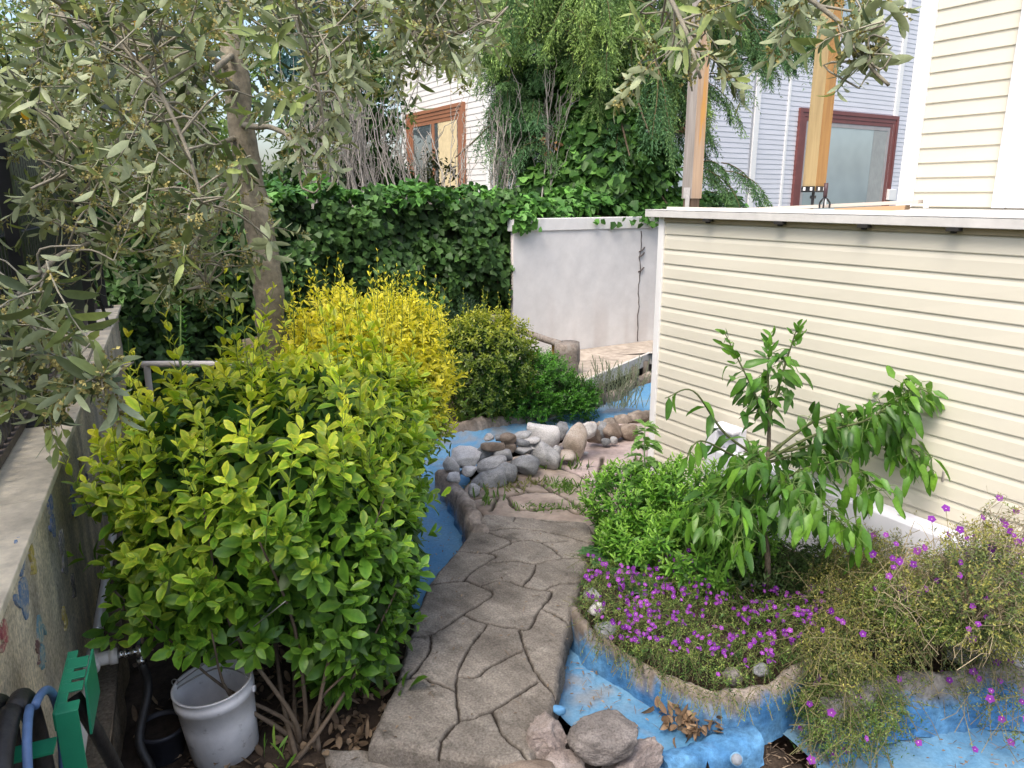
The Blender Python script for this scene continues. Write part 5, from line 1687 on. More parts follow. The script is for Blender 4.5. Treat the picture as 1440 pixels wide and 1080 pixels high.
for i in range(430):
    px_, py_ = 690 + 400 * RNG.random(), -40 + 270 * RNG.random()
    if 775 < px_ < 940 and py_ > 110 and RNG.random() < .85: continue
    if px_ > 950 and py_ > 60: continue
    if px_ > 1040 and RNG.random() < .6: continue
    q = P(px_, py_, 8.7 + 1.3 * RNG.random())
    b = .06 + .12 * RNG.normal() + (.55 if (py_ < 75 and 700 < px_ < 920) else .15 if py_ < 120 else 0)
    spray(q, np.array([(px_ - 840) / 300 + .4 * RNG.normal(), -.55 + .35 * RNG.normal(), .25]), .40 + .3 * RNG.random(), np.clip(b, 0, 1), 13, .05)
tw.build('limb', B_twig, ct); lf.build('foliage', L_conifer, ct)

# ivy climbing the conifer trunk
iv3 = plant('climbing_ivy', 'thick glossy ivy climbing up the trunk of the drooping conifer', 'ivy', CB + np.array([0, -.3, 0]))
lf = MB()
cl_ = [(P(850, 250, 8.8), .55), (P(830, 195, 8.8), .45), (P(880, 200, 8.8), .50), (P(860, 150, 8.8), .42), (P(820, 120, 8.8), .38), (P(900, 250, 9.0), .45), (P(800, 265, 8.9), .42), (P(770, 110, 9.0), .26), (P(840, 90, 9.1), .35), (P(920, 225, 9.0), .28), (P(760, 275, 8.8), .3)]
for c, r_ in cl_:
    k = int(1300 * r_); d = rdir(k); d[:, 1] = -np.abs(d[:, 1]) * 1.0
    pp_ = c + d * r_ * (.75 + .3 * RNG.random((k, 1)) + .18 * vn(d * 3 + c, 1.5)[:, None]) * np.array([1, .8, 1.05])
    ivy_leaves(lf, pp_, unit(d + UP * .2), .115, ((.035, .09, .022), (.13, .28, .055)))
lf.build('foliage', L_ivy, iv3)
mb = MB()
for i in range(7):
    mb.tube(wiggle(CB + np.array([RNG.normal() * .12, -.22, .3]), CB + np.array([RNG.normal() * .3, -.3, 3.4 + RNG.random()]), 9, .07), .018, 6, c=(.12, .095, .07))
mb.build('stem', B_twig, iv3)

# ------------------------------------------------------------------ bare grey stems rising from the ivy
def bare(label, specs, base):
    t = plant('bare_shrub', label, 'shrub', base)
    mb = MB()
    for (x0, y0, x1, y1, tt, n, sp) in specs:
        for i in range(n):
            a = P(x0 + RNG.normal() * sp, y0 + RNG.normal() * 8, tt + RNG.normal() * .2); e = P(x1 + RNG.normal() * sp * 1.6, y1 + RNG.normal() * 30, tt + RNG.normal() * .3)
            a[2] -= .2
            l = wiggle(a, e, 9, .018); l[:, 2] += 0
            c = np.array((.29, .265, .235)) * (.75 + .5 * RNG.random())
            mb.tube(l, np.linspace(.009, .0035, 9) * (.7 + .6 * RNG.random()), 5, c=c, cap=False)
            for j in range(4):
                k = RNG.integers(2, 8); d = unit(l[k + 0] - l[k - 1]) + rdir(1)[0] * .33
                mb.tube(wiggle(l[k], l[k] + unit(d) * (.25 + .35 * RNG.random()), 6, .03), [.005, .0045, .004, .0035, .003, .002], 4, c=c * 1.05, cap=False)
    mb.build('stem', B_twig, t)
    return t


bare('thicket of bare grey stems between the olive trunk and the brown framed window', [(450, 285, 440, 130, 8.1, 16, 18), (490, 280, 470, 120, 8.2, 18, 18), (530, 280, 510, 130, 8.3, 18, 18), (570, 280, 560, 160, 8.35, 9, 14), (610, 285, 600, 210, 8.4, 7, 12), (645, 285, 655, 190, 8.5, 5, 10)], np.array([-1.7, 7.6, 1.5]))
bare('fan of bare grey stems in front of the drooping conifer', [(770, 270, 775, 130, 8.7, 12, 8), (765, 270, 800, 150, 8.7, 12, 8), (715, 280, 705, 150, 8.75, 10, 10), (695, 285, 690, 170, 8.8, 7, 8)], P(760, 290, 8.7))
dl = MB(); c = P(772, 205, 8.55); k = 14
leaves8(dl, c + RNG.normal(size=(k, 3)) * .05, rdir(k), rdir(k), .075, .04, .4, .3, np.array((.36, .20, .09)) * (1 + .3 * RNG.normal(size=(k, 1)))); tag(dl.build('withered_leaves', L_dry, origin=c), 'small clump of withered orange brown leaves caught in the bare stems', 'dead leaves')

# ------------------------------------------------------------------ background trees
def far_tree(label, base, top, blobs, L, cols, n, trunk_r=.12, name='evergreen_tree', mat=L_ivy):
    t = plant(name, label, 'tree', base)
    mb = MB(); base = np.asarray(base, float)
    mb.tube(wiggle(base, top, 10, .06), np.linspace(trunk_r, trunk_r * .3, 10), 10, c=(.12, .095, .07))
    for c, r_ in blobs:
        z = min(max(c[2] - r_[2] * .5, base[2] + .8), top[2]); u = (z - base[2]) / (top[2] - base[2])
        mb.tube(wiggle(base + (top - base) * u, c, 6, .06), np.linspace(trunk_r * .4, .01, 6), 6, c=(.12, .095, .07), cap=False)
    mb.build('trunk', B_twig, t)
    lf = MB(); vs = np.array([r_[0] * r_[2] for c, r_ in blobs]); vs = vs / vs.sum()
    for (c, r_), f in zip(blobs, vs):
        k = int(n * f); nc = max(6, k // 28)
        cp_ = np.asarray(c) + rdir(nc) * (RNG.random((nc, 1)) ** .33) * np.asarray(r_)
        p = pick(cp_, k) + RNG.normal(size=(k, 3)) * min(r_) * .13
        nn = unit(p - c + UP * .5)
        u = np.clip(.45 + .5 * vn(p, 2.0, 5.0) + .25 * RNG.normal(size=k), 0, 1)
        leaves4(lf, p, unit(rdir(k) - UP * .3), unit(nn + .7 * rdir(k)), L * (.7 + .6 * RNG.random(k)), L * .5, .25, lerp(cols[0], cols[1], u))
    lf.build('foliage', mat, t)
    return t


def pb2(px, py, t): return P(px, py, t)


far_tree('dark leafy shrub tree behind the bare stems', np.array([-2.0, 9.2, 0]), P(500, 110, 9.2), [(P(500, 150, 9.2), (.65, .5, .6)), (P(455, 220, 9.0), (.5, .5, .6)), (P(540, 220, 9.3), (.35, .4, .6)), (P(470, 270, 8.8), (.8, .4, .5)), (P(520, 95, 9.3), (.4, .4, .4))], .10, ((.02, .055, .016), (.07, .15, .035)), 8000)
far_tree('small dark evergreen bush in front of the brown framed window', np.array([-1.15, 9.9, 0]), P(612, 240, 9.9), [(P(608, 262, 9.9), (.38, .3, .5)), (P(590, 285, 9.8), (.5, .3, .4)), (P(640, 290, 9.9), (.35, .3, .28))], .07, ((.02, .035, .012), (.12, .11, .03)), 2600, .05)
far_tree('bluish green conifer seen through the olive branches', np.array([-4.6, 16.5, 0]), P(430, -80, 16), [(P(432, 60, 16), (1.2, 1, .9)), (P(420, -20, 16), (.9, .9, .9)), (P(440, 130, 16), (1.4, 1, .8))], .16, ((.04, .10, .11), (.10, .21, .22)), 5000, .2, name='conifer', mat=L_conifer)
far_tree('pale green leafy tree beyond the black fence', np.array([-7.0, 11.0, 0]), P(60, -60, 11.5), [(P(40, 60, 11.5), (1.6, 1.2, 1.4)), (P(160, 120, 11.5), (1.4, 1.2, 1.3)), (P(260, 80, 11.8), (1.4, 1.2, 1.4)), (P(90, 230, 11.2), (1.7, 1, 1.0)), (P(230, 240, 11.2), (1.4, 1, 1.0)), (P(-60, 160, 11), (1.5, 1.2, 1.6)), (P(330, 180, 12), (1.0, 1, 1.2)), (P(330, 30, 12.2), (1.0, 1, 1.0))], .13, ((.05, .10, .025), (.20, .30, .07)), 11000, .2, name='deciduous_tree', mat=L_soft)
# dark plants outside the fence
ov = plant('ivy', 'dark ivy tangled outside the black fence along the wall', 'ivy', LW.pt(1.5, .9, -.45))
lf = MB(); k = 2600
pp_ = np.array([LW.pt(-1 + 6.4 * a, .93 + .22 * b * b, -.30 - .22 * c) for a, b, c in RNG.random((k, 3))])
ivy_leaves(lf, pp_, np.repeat((UP + WN * .6)[None], k, 0), .05, ((.012, .02, .012), (.035, .055, .03)), .8)
lf.build('foliage', L_ivy, ov)

# ------------------------------------------------------------------ citrus tree
TB = G(1078, 838, .02)
ci = plant('young_tree', 'young fruit tree with large drooping pointed leaves in front of the cream shed', 'tree', TB)
mb, lf, tw = MB(), MB(), MB()
tr = curve([TB - UP * .05, TB + np.array([-.005, .02, .2]), P(1070, 715, 3.72), P(1080, 640, 3.75), P(1082, 560, 3.72)], 20)
mb.tube(tr, np.linspace(.016, .009, 20), 10, c=(.14, .11, .08), wob=.1); mb.build('trunk', B_olive, ci)
c_cit = ramp([((.036, .10, .017), (.04, .11, .018)), ((.075, .18, .024), (.08, .19, .026)), ((.15, .30, .038), (.16, .32, .04))], .18)
BR = [[P(1082, 600, 3.72), P(1080, 530, 3.7), P(1083, 470, 3.66)], [P(1081, 590, 3.72), P(1105, 510, 3.68), P(1122, 458, 3.6)], [P(1081, 600, 3.72), P(1055, 540, 3.66), P(1020, 470, 3.6)],
      [P(1078, 650, 3.74), P(1020, 610, 3.6), P(975, 550, 3.5), P(935, 560, 3.45)], [P(1075, 660, 3.74), P(1030, 640, 3.55), P(985, 620, 3.4), P(965, 645, 3.35)],
      [P(1080, 640, 3.75), P(1150, 590, 3.7), P(1230, 575, 3.65), P(1320, 580, 3.6), P(1392, 625, 3.55)], [P(1080, 645, 3.75), P(1150, 610, 3.6), P(1220, 590, 3.45), P(1270, 555, 3.4), P(1285, 545, 3.4)],
      [P(1076, 690, 3.73), P(1130, 660, 3.5), P(1190, 650, 3.35), P(1235, 690, 3.3)], [P(1072, 720, 3.7), P(1120, 700, 3.45), P(1160, 710, 3.3), P(1195, 750, 3.25)], [P(1072, 720, 3.7), P(1040, 700, 3.45), P(1010, 715, 3.3), P(1000, 740, 3.25)],
      [P(1072, 730, 3.7), P(1060, 720, 3.4), P(1045, 735, 3.2), P(1030, 765, 3.15)], [P(1080, 640, 3.75), P(1180, 620, 3.8), P(1270, 620, 3.8), P(1330, 600, 3.8)], [P(1080, 650, 3.75), P(1130, 640, 3.9), P(1200, 650, 3.95)],
      [P(1076, 680, 3.73), P(1110, 680, 3.35), P(1130, 720, 3.15)], [P(1078, 660, 3.74), P(1060, 640, 3.45), P(1050, 660, 3.3)], [P(1200, 600, 3.7), P(1260, 610, 3.5), P(1290, 650, 3.4)], [P(1074, 700, 3.7), P(1020, 680, 3.6), P(975, 740, 3.4)]]
for bi, b in enumerate(BR):
    l = curve(b, 22); tw.tube(l, np.linspace(.0085, .0022, 22), 6, c=(.10, .12, .05), cap=False)
    tan = unit(np.gradient(l, axis=0))
    st = 4
    dens = 2 if bi in (0, 1, 2) else 6 if bi in (5, 6, 11) else 4
    for i in range(st, 22):
        for s in range(dens if i > 6 else 3):
            up_ = bi in (0, 1, 2) and i > 14
            Lf = .108 if not up_ else .06
            if bi in (3, 4) and (s > 0 or RNG.random() < .25): continue
            if s < 1: q = l[i]
            else:
                q = l[i] + (rdir(1)[0] * (.085 if not up_ else .02)) - UP * (.02 * RNG.random())
                tw.tube(curve([l[i], (l[i] + q) / 2 + UP * .012, q], 5), .0016, 4, c=(.12, .19, .05), cap=False)
            rad = unit(np.cross(tan[i], rdir(1)[0]))
            d = unit(tan[i] * .45 + rad * .7 - UP * ((.3 + .85 * RNG.random()) if not up_ else -.25))
            n_ = unit(UP * .7 + rad * .9 + np.array([0, -.45, 0]) + rdir(1)[0] * .35)
            cc, ce = c_cit(np.array([i / 22 * .7 + RNG.normal() * .25]), q[None])
            z = .7 + .55 * RNG.random()
            leaves8(lf, q[None], d[None], n_[None], Lf * z, Lf * .36 * z, .05 + .6 * RNG.random(), .22 + .3 * RNG.random(), cc * 1.25, ce, .95, .8)
tw.build('branch', B_twig, ci); lf.build('foliage', L_citrus, ci)

# ------------------------------------------------------------------ bright green herb bush and tall thistle
HB = G(925, 772, 0)
hb_ = plant('herb_bush', 'bright green bushy herb between the pink patio and the citrus tree', 'bush', HB)
lf, tw = MB(), MB()
c_hb = ramp([((.05, .15, .018), (.05, .15, .018)), ((.12, .29, .03), (.12, .29, .03)), ((.24, .44, .06), (.26, .46, .07))], .15)
for c, abc, k in ((P(900, 705, 4.15), (.30, .28, .20), 330), (P(985, 705, 3.95), (.26, .28, .22), 300), (P(915, 765, 3.9), (.26, .22, .18), 200), (P(985, 770, 3.65), (.24, .2, .2), 170), (P(1045, 740, 3.8), (.2, .2, .22), 120)):
    pt, nn = superell(k, c, abc, 2.2, .12, 0, -.02, 6.0)
    ax = unit(nn * .6 + UP * .8 + RNG.normal(size=nn.shape) * .25)
    shoots(lf, pt, ax, .10, 7, 2, .052, .014, (75, 25), .3, .25, c_hb, .45, .6)
    for q, a in zip(pt[::4], ax[::4]):
        s0 = np.array([c[0] * .8 + q[0] * .2, c[1] * .8 + q[1] * .2, 0.0]); tw.tube(curve([s0, (s0 + q) / 2 + RNG.normal(size=3) * .02, q], 6), .003, 4, c=(.12, .2, .05), cap=False)
tw.build('stem', B_twig, hb_); lf.build('foliage', L_soft, hb_)

TH = G(915, 745, 0); TH[2] = 0
th_ = plant('sow_thistle', 'tall leafy sow thistle standing at the shed corner above the herb bush', 'plant', TH)
lf, tw = MB(), MB()
TH0 = P(908, 740, 4.2); l = curve([np.array([TH0[0], TH0[1], 0]), P(910, 690, 4.2), P(906, 640, 4.18), P(907, 600, 4.15)], 18)
tw.tube(l, np.linspace(.008, .003, 18), 7, c=(.16, .26, .10)); tw.build('stem', B_twig, th_)
for i in range(4, 18):
    for s in range(2 if i < 15 else 4):
        rad = unit(rdir(1)[0] * np.array([1, 1, .2])); d = unit(rad + UP * .35); z = .17 * (1.15 - i / 20) * (.7 + .5 * RNG.random()) + .03
        cc, ce = ramp([((.10, .21, .07), (.12, .24, .08)), ((.19, .34, .08), (.22, .38, .09))])(np.array([i / 18.]), l[i][None])
        leaves8(lf, l[i][None], d[None], UP[None], z, z * .46, .6, .3, cc, ce, .8, 1.0)
        for f in (.4, .6, .78):
            for sg in (1, -1):
                sv = unit(np.cross(d, UP)); leaves4(lf, (l[i] + d * z * f - UP * .35 * z * f * f)[None], unit(sv * sg + d * .4)[None], UP[None], z * .27, z * .14, .2, cc)
lf.build('foliage', L_soft, th_)
t = plant('sow_thistle', 'broad leafed thistle rosette at the foot of the herb bush by the path edge', 'plant', G(865, 800, .0))
lf = MB()
for c in (G(862, 798, .04), G(895, 822, .04), G(845, 780, .03)):
    for i in range(12):
        an = i * 2.4; rad = np.array([math.cos(an), math.sin(an), .35 + .3 * RNG.random()]); z = .10 + .06 * RNG.random()
        cc = np.array((.075, .17, .06)) * (1 + .2 * RNG.normal()); d = unit(rad)
        leaves8(lf, c[None], d[None], UP[None], z, z * .36, .5, .2, cc, cc * 1.2, .8, 1.0)
        for f in (.45, .65, .8):
            for sg in (1, -1):
                sv = unit(np.cross(d, UP)); leaves4(lf, (c + d * z * f - UP * .4 * z * f * f)[None], unit(sv * sg + d * .4)[None], UP[None], z * .3, z * .16, .2, cc)
lf.build('foliage', L_soft, t)

# ------------------------------------------------------------------ purple flowering mat
FB = G(1000, 880, .02)
fm = plant('purple_rock_cress', 'low mat of small bright purple flowers spilling over the pool rim beside the path', 'flowers', FB)


def mat_cover(polys, n, hfun, L, col, stem_col, lf, tw, per=9, ln=.10, lean=.6, blossoms=None, nb=0, fl=None, fs=.013, minz=None):
    x0, y0 = np.min(polys, 0)[:2]; x1, y1 = np.max(polys, 0)[:2]
    p = np.stack([x0 + (x1 - x0) * RNG.random(n * 4), y0 + (y1 - y0) * RNG.random(n * 4)], 1)
    p = p[inside(p, polys)][:n]
    h = hfun(p)
    tips = np.concatenate([p, h[:, None]], 1)
    ax = unit(UP + RNG.normal(size=tips.shape) * lean)
    shoots(lf, tips, ax, ln, per, 2, L, L * .34, (70, 30), .2, .2, col, .6, .7, True)
    for q, a in zip(tips[::2], ax[::2]):
        b0 = q - a * ln * 1.3
        tw.tube(np.array([b0, (b0 + q) / 2 + RNG.normal(size=3) * .008, q]), [.0016, .0013, .001], 3, c=stem_col, cap=False)
    return tips, ax


def blossom(fl, cs, axs, r, cols=((.16, .02, .26), (.34, .075, .42))):
    """four-petalled flowers with a pale eye"""
    k = len(cs); h = unit(np.cross(axs, rdir(k))); g = np.cross(axs, h); u = RNG.random(k)
    c = lerp(cols[0], cols[1], u)
    sz = r * (.75 + .5 * RNG.random(k))
    for j in range(5):
        a = j * 1.2566
        d = h * math.cos(a) + g * math.sin(a) + axs * .25
        leaves4(fl, cs, d, axs, sz, sz * .95, .1, c, .62)
    leaves4(fl, cs + axs * .002 - h * (sz * .22)[:, None], h, axs, sz * .34, sz * .3, .1, np.array((.62, .5, .5)))


POLY1 = GG([(825, 800), (880, 792), (960, 805), (1060, 835), (1150, 850), (1165, 900), (1090, 940), (1030, 968), (960, 952), (890, 925), (845, 895), (822, 862)], .05)
lf, tw, fl = MB(), MB(), MB()
c_rc = ramp([((.055, .12, .032), (.055, .12, .032)), ((.14, .235, .055), (.14, .235, .055)), ((.27, .33, .085), (.27, .33, .085))], .28)
h1 = lambda p: .07 + .05 * vn(np.concatenate([p, 0 * p[:, :1]], 1), 6.0, 2.0) + .05 * RNG.random(len(p)) + .04 * np.clip(vn(np.concatenate([p, 0 * p[:, :1]], 1), 2.0), 0, 1)
tips, ax = mat_cover(POLY1, 1700, h1, .015, c_rc, (.16, .15, .07), lf, tw)
k = (vn(tips, 5.0, 3.0) + .5 * RNG.normal(size=len(tips)) > .05)
pt = tips[k][:470]; blossom(fl, pt + UP * .022, unit(UP * .8 + np.array([0, -.6, 0]) + .9 * rdir(len(pt))), .0115)
# strands hanging over the rim
for i in range(80):
    x = RNG.random(); j = int(x * 4.99); e = [(835, 885), (880, 925), (940, 958), (1000, 978), (1060, 978), (1110, 955)]
    a, b = e[j], e[j + 1]; u = RNG.random()
    q = G(a[0] + (b[0] - a[0]) * u, a[1] + (b[1] - a[1]) * u, .045) + np.array([0, .03, 0])
    d = np.array([-.25 + .5 * RNG.normal(), -1, .2]); ee = q + unit(d) * (.07 + .11 * RNG.random()) - UP * (.02 + .06 * RNG.random())
    cv = curve([q, (q + ee) / 2 + UP * .025, ee], 6); tw.tube(cv, .0013, 3, c=(.22, .20, .10), cap=False)
    shoots(lf, ee[None], (cv[-1] - cv[-2])[None], .09, 6, 2, .014, .005, (70, 40), .2, .2, c_rc, .5, .7, True)
tw.build('stem', B_twig, fm); lf.build('foliage', L_soft, fm)
tag(fl.build('blossom', L_flower, fm), kind='stuff')

# olive-yellow trailing mat over the right side
f2 = plant('trailing_plant', 'yellowish green trailing ground cover hanging over the lower blue pool with a few purple flowers', 'plant', G(1200, 930, 0))
lf, tw, fl = MB(), MB(), MB()
POLY2 = GG([(1130, 845), (1220, 800), (1330, 790), (1460, 820), (1470, 930), (1400, 960), (1330, 945), (1250, 975), (1200, 1000), (1150, 985), (1120, 945), (1140, 900)], .06)
c_tr = ramp([((.06, .095, .03), (.06, .095, .03)), ((.16, .21, .06), (.16, .21, .06)), ((.33, .30, .08), (.33, .30, .08))], .28)


def h2(p):
    p3 = np.concatenate([p, 0 * p[:, :1]], 1)
    return .13 + .07 * vn(p3, 4.0, 5.0) + .06 * RNG.random(len(p)) + .22 * np.clip((p[:, 0] - 1.15) / .5, 0, 1) * RNG.random(len(p))


tips, ax = mat_cover(POLY2, 3000, h2, .016, c_tr, (.20, .17, .09), lf, tw, ln=.13)
pt = pick(tips, 40); blossom(fl, pt + UP * .02, unit(UP * .8 + np.array([0, -.6, 0]) + .6 * rdir(len(pt))), .015)
POLY3 = GG([(1130, 960), (1200, 960), (1270, 985), (1260, 1030), (1210, 1050), (1150, 1040), (1120, 1000)], -.08)   # hanging lobe
h3 = lambda p: -.10 + .10 * np.clip((p[:, 1] - G(1180, 1040, -.1)[1]) * 4, 0, 1) + .06 * RNG.random(len(p))
tips, ax = mat_cover(POLY3, 700, h3, .015, c_rc, (.18, .17, .08), lf, tw, ln=.12, lean=.8)
pt = pick(tips, 9); blossom(fl, pt + UP * .02, unit(UP * .6 + np.array([0, -.8, 0]) + .5 * rdir(len(pt))), .0155)
POLY4 = GG([(1270, 935), (1440, 940), (1475, 1010), (1420, 1040), (1380, 1000), (1320, 975), (1280, 990)], -.05)
tips, ax = mat_cover(POLY4, 170, lambda p: -.06 + .08 * RNG.random(len(p)), .014, c_tr, (.22, .19, .11), lf, tw, ln=.12, lean=.9)
pt = pick(tips, 14); blossom(fl, pt + UP * .02, unit(UP * .6 + np.array([0, -.8, 0]) + .5 * rdir(len(pt))), .0155)
# loose runners with flowers
for (x0, y0, x1, y1) in [(1130, 985, 1140, 1075), (1150, 990, 1125, 1030), (1140, 1000, 1170, 1065), (1240, 1000, 1290, 1050), (1330, 960, 1370, 1060), (1380, 960, 1420, 1050), (1100, 960, 1080, 1010), (1200, 1020, 1190, 1060)]:
    a, b = G(x0, y0, -.02), G(x1, y1, -.2); cv = curve([a, (a + b) / 2 + UP * .05, b], 10); tw.tube(cv, .0015, 4, c=(.25, .22, .11), cap=False)
    shoots(lf, b[None], (cv[-1] - cv[-3])[None], .2, 12, 2, .014, .005, (70, 40), .2, .2, c_rc, .5, .8, True)
    blossom(fl, b[None] + UP * .02, unit(np.array([[0, -.6, .8]])), .016)
tw.build('stem', B_twig, f2); lf.build('foliage', L_soft, f2); tag(fl.build('blossom', L_flower, f2), kind='stuff')

# tall dry tangle at the right
f3 = plant('dry_shrub', 'tangle of dry straw coloured stems with scattered purple flowers at the right edge', 'shrub', G(1380, 880, 0))
lf, tw, fl = MB(), MB(), MB()
for (cx, cy, tt, rx, n) in [(1370, 815, 2.9, .24, 150), (1320, 805, 3.05, .18, 100), (1430, 790, 2.85, .22, 120), (1410, 850, 2.75, .15, 45), (1290, 840, 2.9, .15, 45), (1410, 735, 3.05, .13, 50)]:
    c = P(cx, cy, tt)
    for i in range(int(n * .9)):
        q = c + rdir(1)[0] * rx * np.array([1, .8, .8]) * RNG.random() ** .4
        b0 = np.array([c[0] + .12 * RNG.normal(), c[1] + .1 * RNG.normal() + .08, .22])
        md = (b0 + q) / 2 + RNG.normal(size=3) * .05 + UP * .06
        e = q + unit(rdir(1)[0] * .8 + np.array([.1, -.3, -.1])) * (.06 + .10 * RNG.random())
        cv = curve([b0, md, q, e], 12); cv = cv + .006 * RNG.normal(size=cv.shape)
        tw.tube(cv, np.linspace(.0016, .0008, 12), 4, c=np.array((.34, .28, .18)) * (.7 + .6 * RNG.random()), cap=False)
        if RNG.random() < .75:
            shoots(lf, e[None], unit(e - q)[None], .12, 8, 2, .015, .005, (70, 30), .2, .2, c_tr, .5, .8, True)
        if RNG.random() < .16: blossom(fl, e[None], unit(np.array([[0, -.7, .6]]) + .5 * rdir(1)), .015)
for k, (x, y) in enumerate([(1310, 730), (1350, 745), (1395, 770), (1420, 805), (1300, 770), (1250, 810), (1265, 790), (1260, 765), (1255, 785), (1290, 775), (1330, 715), (1370, 755), (1405, 700)]):
    q = P(x, y, 2.85 + .02 * k); blossom(fl, q[None], unit(np.array([[0, -.8, .5]]) + .4 * rdir(1)), .0165)
    tw.tube(curve([q, q - UP * .12 + RNG.normal(size=3) * .03, q - UP * .3], 6), .0014, 4, c=(.3, .25, .14), cap=False)
pts_, nn_ = superell(900, P(1385, 825, 2.85), (.28, .25, .25), 2, .15); shoots(lf, pts_, unit(nn_ + UP * .5), .12, 8, 2, .015, .006, (70, 30), .2, .2, c_tr, .5, .8, True)
pts_, nn_ = superell(600, P(1290, 850, 3.0), (.2, .2, .12), 2, .15); shoots(lf, pts_, unit(nn_ + UP * .5), .10, 8, 2, .015, .006, (70, 30), .2, .2, c_rc, .5, .8, True)
tw.build('stem', B_twig, f3); lf.build('foliage', L_soft, f3); tag(fl.build('blossom', L_flower, f3), kind='stuff')
# shaded green filler under the citrus
f4 = plant('ground_cover', 'dark leafy growth in the shade under the citrus tree', 'plant', G(1100, 830, 0))
lf, tw = MB(), MB()
POLY5 = GG([(850, 800), (900, 790), (1000, 800), (1120, 790), (1240, 800), (1270, 820), (1180, 855), (1060, 845), (960, 815)], .03)
tips, ax = mat_cover(POLY5, 900, lambda p: .05 + .14 * RNG.random(len(p)), .034, ramp([((.03, .06, .02), (.03, .06, .02)), ((.08, .14, .04), (.08, .14, .04))], .2), (.12, .12, .06), lf, tw, ln=.12, per=6)
lf.build('foliage', L_soft, f4); tw.build('stem', B_twig, f4)

# ------------------------------------------------------------------ weeds between the flagstones
def weed(label, spots, L, n, col, up=1.0, name='weed'):
    c0 = G(*spots[0], 0); t = plant(name, label, 'weeds', c0); lf = MB()
    for s in spots:
        c = G(*s, -.02)
        p = c + RNG.normal(size=(n, 3)) * np.array([.05, .03, 0])
        d = unit(RNG.normal(size=(n, 3)) * .7 + UP * up)
        cc = lerp(col[0], col[1], RNG.random(n))
        leaves8(lf, p, d, unit(np.cross(d, rdir(n))), L * (.6 + .8 * RNG.random(n)), L * .16, .5 * RNG.random(n), .2, cc)
    lf.build('foliage', L_soft, t); return t


WG, WY = ((.05, .12, .02), (.16, .27, .05)), ((.08, .10, .03), (.25, .24, .09))
weed('tuft of grass at the foot of the pale speckled boulder', [(764, 660), (768, 655)], .10, 26, WG, 1.6, 'grass_tuft')
weed('low weeds and dry grass in front of the stone pile', [(700, 682), (720, 686), (740, 680), (690, 690), (755, 682), (668, 684), (730, 690), (710, 678)], .055, 30, WY, .7)
weed('leafy weed clump in the middle of the flagstones', [(790, 688), (800, 694), (783, 682), (806, 686)], .06, 36, WG, 1.0)
weed('strip of weeds and moss along the far end of the path', [(735, 714), (755, 716), (775, 716), (795, 716), (812, 716), (825, 722), (845, 728)], .045, 34, WG, .8)
weed('small weed sprouting between the flagstones and the pink slab', [(812, 662), (814, 658)], .09, 10, WG, 1.8)
weed('weeds in the joint beside the pink slab corner', [(826, 672), (840, 682), (855, 688)], .045, 20, WY, .8)
weed('small green seedling beside the left kerb', [(680, 712), (683, 700)], .09, 14, WG, 1.6)
weed('thin grass blades below the yellow topped shrub', [(676, 586), (684, 588), (655, 596)], .14, 12, WG, 2.2, 'grass_tuft')
weed('single green sprout at the hedge foot among the dead leaves', [(398, 1068)], .07, 9, ((.12, .28, .03), (.25, .4, .05)), 1.4)
# tall spire weed behind the hedge at the left
t = plant('spire_plant', 'slender upright green spire rising behind the left end of the hedge', 'plant', P(254, 540, 4.0) * np.array([1, 1, 0])); lf, tw = MB(), MB()
a, b = P(254, 560, 4.0), P(254, 410, 4.0); tw.tube([a * np.array([1, 1, 0]), a, b], [.006, .006, .003], 6, c=(.2, .3, .1)); shoots(lf, b[None], UP[None], .62, 26, 3, .05, .014, (70, 30), .4, .2, c_bg0, .2, .4); tw.build('stem', B_twig, t); lf.build('foliage', L_soft, t)

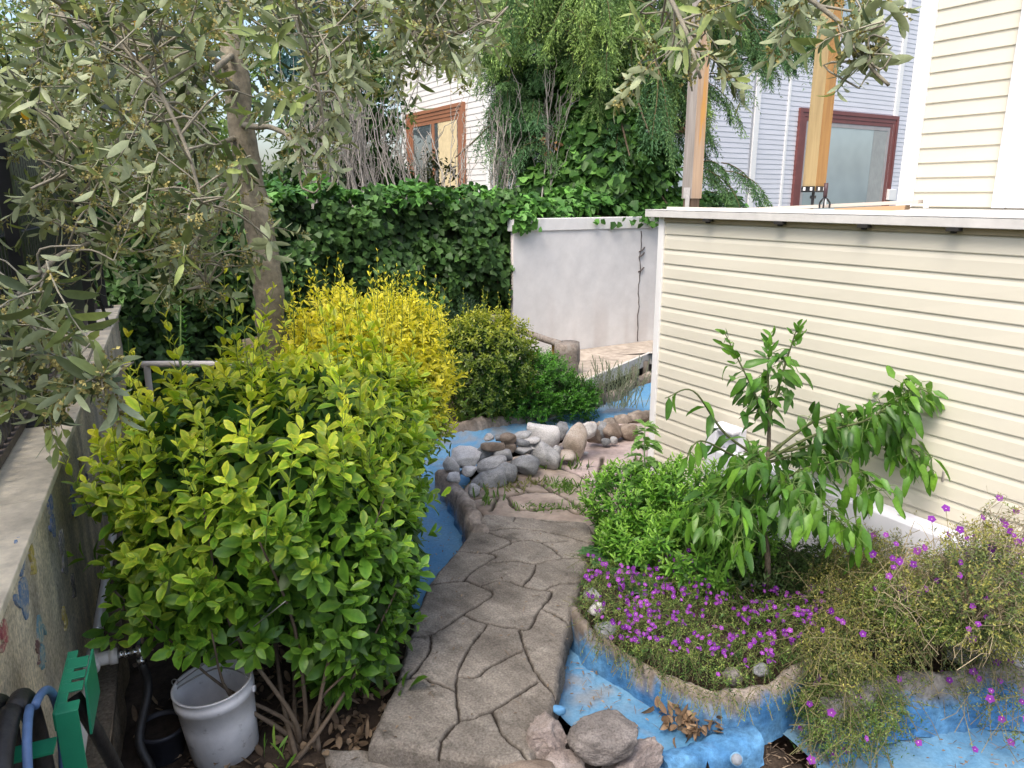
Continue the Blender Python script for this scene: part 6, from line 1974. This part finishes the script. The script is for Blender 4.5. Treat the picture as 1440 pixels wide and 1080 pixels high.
# ------------------------------------------------------------------ dead leaves on the soil and in the pool
lf = MB()
BEDL = GG([(180, 840), (560, 830), (560, 960), (520, 1040), (470, 1090), (140, 1130)], -.1)
x0, y0 = BEDL.min(0)[:2]; x1, y1 = BEDL.max(0)[:2]; k = 2600
p = np.stack([x0 + (x1 - x0) * RNG.random(k), y0 + (y1 - y0) * RNG.random(k)], 1)
dens = np.clip(.25 + (p[:, 0] - G(330, 1000, -.1)[0]) * 1.3, .08, 1)
p = p[inside(p, BEDL) & (RNG.random(k) < dens)]
p3 = np.concatenate([p, (ground_z(p) + .006 + .016 * RNG.random(len(p)))[:, None]], 1); k = len(p)
cc = lerp((.10, .065, .04), (.36, .26, .165), RNG.random(k) ** 1.2)
leaves8(lf, p3, unit(rdir(k) * np.array([1, 1, .25])), unit(UP + .55 * rdir(k)), .045 * (.6 + .7 * RNG.random(k)), .022 * (.7 + .6 * RNG.random(k)), .6 * RNG.normal(size=k), .5, cc, cc * .85)
tag(lf.build('dead_leaves', L_dry), 'brown dead leaves scattered on the soil under the hedge', 'dead leaves', kind='stuff')
lf = MB(); k = 130; c = G(976, 1016, -.14)
p3 = c + RNG.normal(size=(k, 3)) * np.array([.06, .045, .014]) + UP * .02
cc = lerp((.14, .085, .05), (.42, .28, .17), RNG.random(k)); leaves8(lf, p3, unit(rdir(k) * np.array([1, 1, .4])), unit(UP + .8 * rdir(k)), .045, .026, .8 * RNG.normal(size=k), .5, cc, cc * .8)
tag(lf.build('dead_leaves', L_dry, origin=c), 'heap of brown dead leaves in the corner of the blue pool', 'dead leaves', kind='stuff')
lf = MB()
for poly, n in ((GG([(800, 930), (860, 950), (930, 990), (960, 1030), (870, 1010), (800, 985)], -.155), 110), (GG([(1180, 1040), (1440, 1040), (1440, 1090), (1180, 1090)], -.25), 60), (GG([(615, 700), (650, 705), (660, 735), (610, 780)], -.12), 40), (GG([(690, 740), (820, 760), (780, 960), (620, 1040), (540, 1020), (620, 860)], .002), 90), (GG([(1090, 1050), (1190, 1045), (1180, 1090), (1080, 1090)], -.23), 90)):
    x0, y0 = poly.min(0)[:2]; x1, y1 = poly.max(0)[:2]
    p = np.stack([x0 + (x1 - x0) * RNG.random(n), y0 + (y1 - y0) * RNG.random(n), np.full(n, poly[0][2] + .008)], 1); k = n
    cc = lerp((.10, .07, .05), (.30, .22, .15), RNG.random(k)); s_ = RNG.random(k) < .4
    leaves8(lf, p, unit(rdir(k) * np.array([1, 1, .08])), unit(UP + .3 * rdir(k)), np.where(s_, .05, .018), np.where(s_, .003, .008), .2, .3, cc)
tag(lf.build('litter', L_dry), 'bits of twig and leaf litter on the blue painted floor', 'litter', kind='stuff')
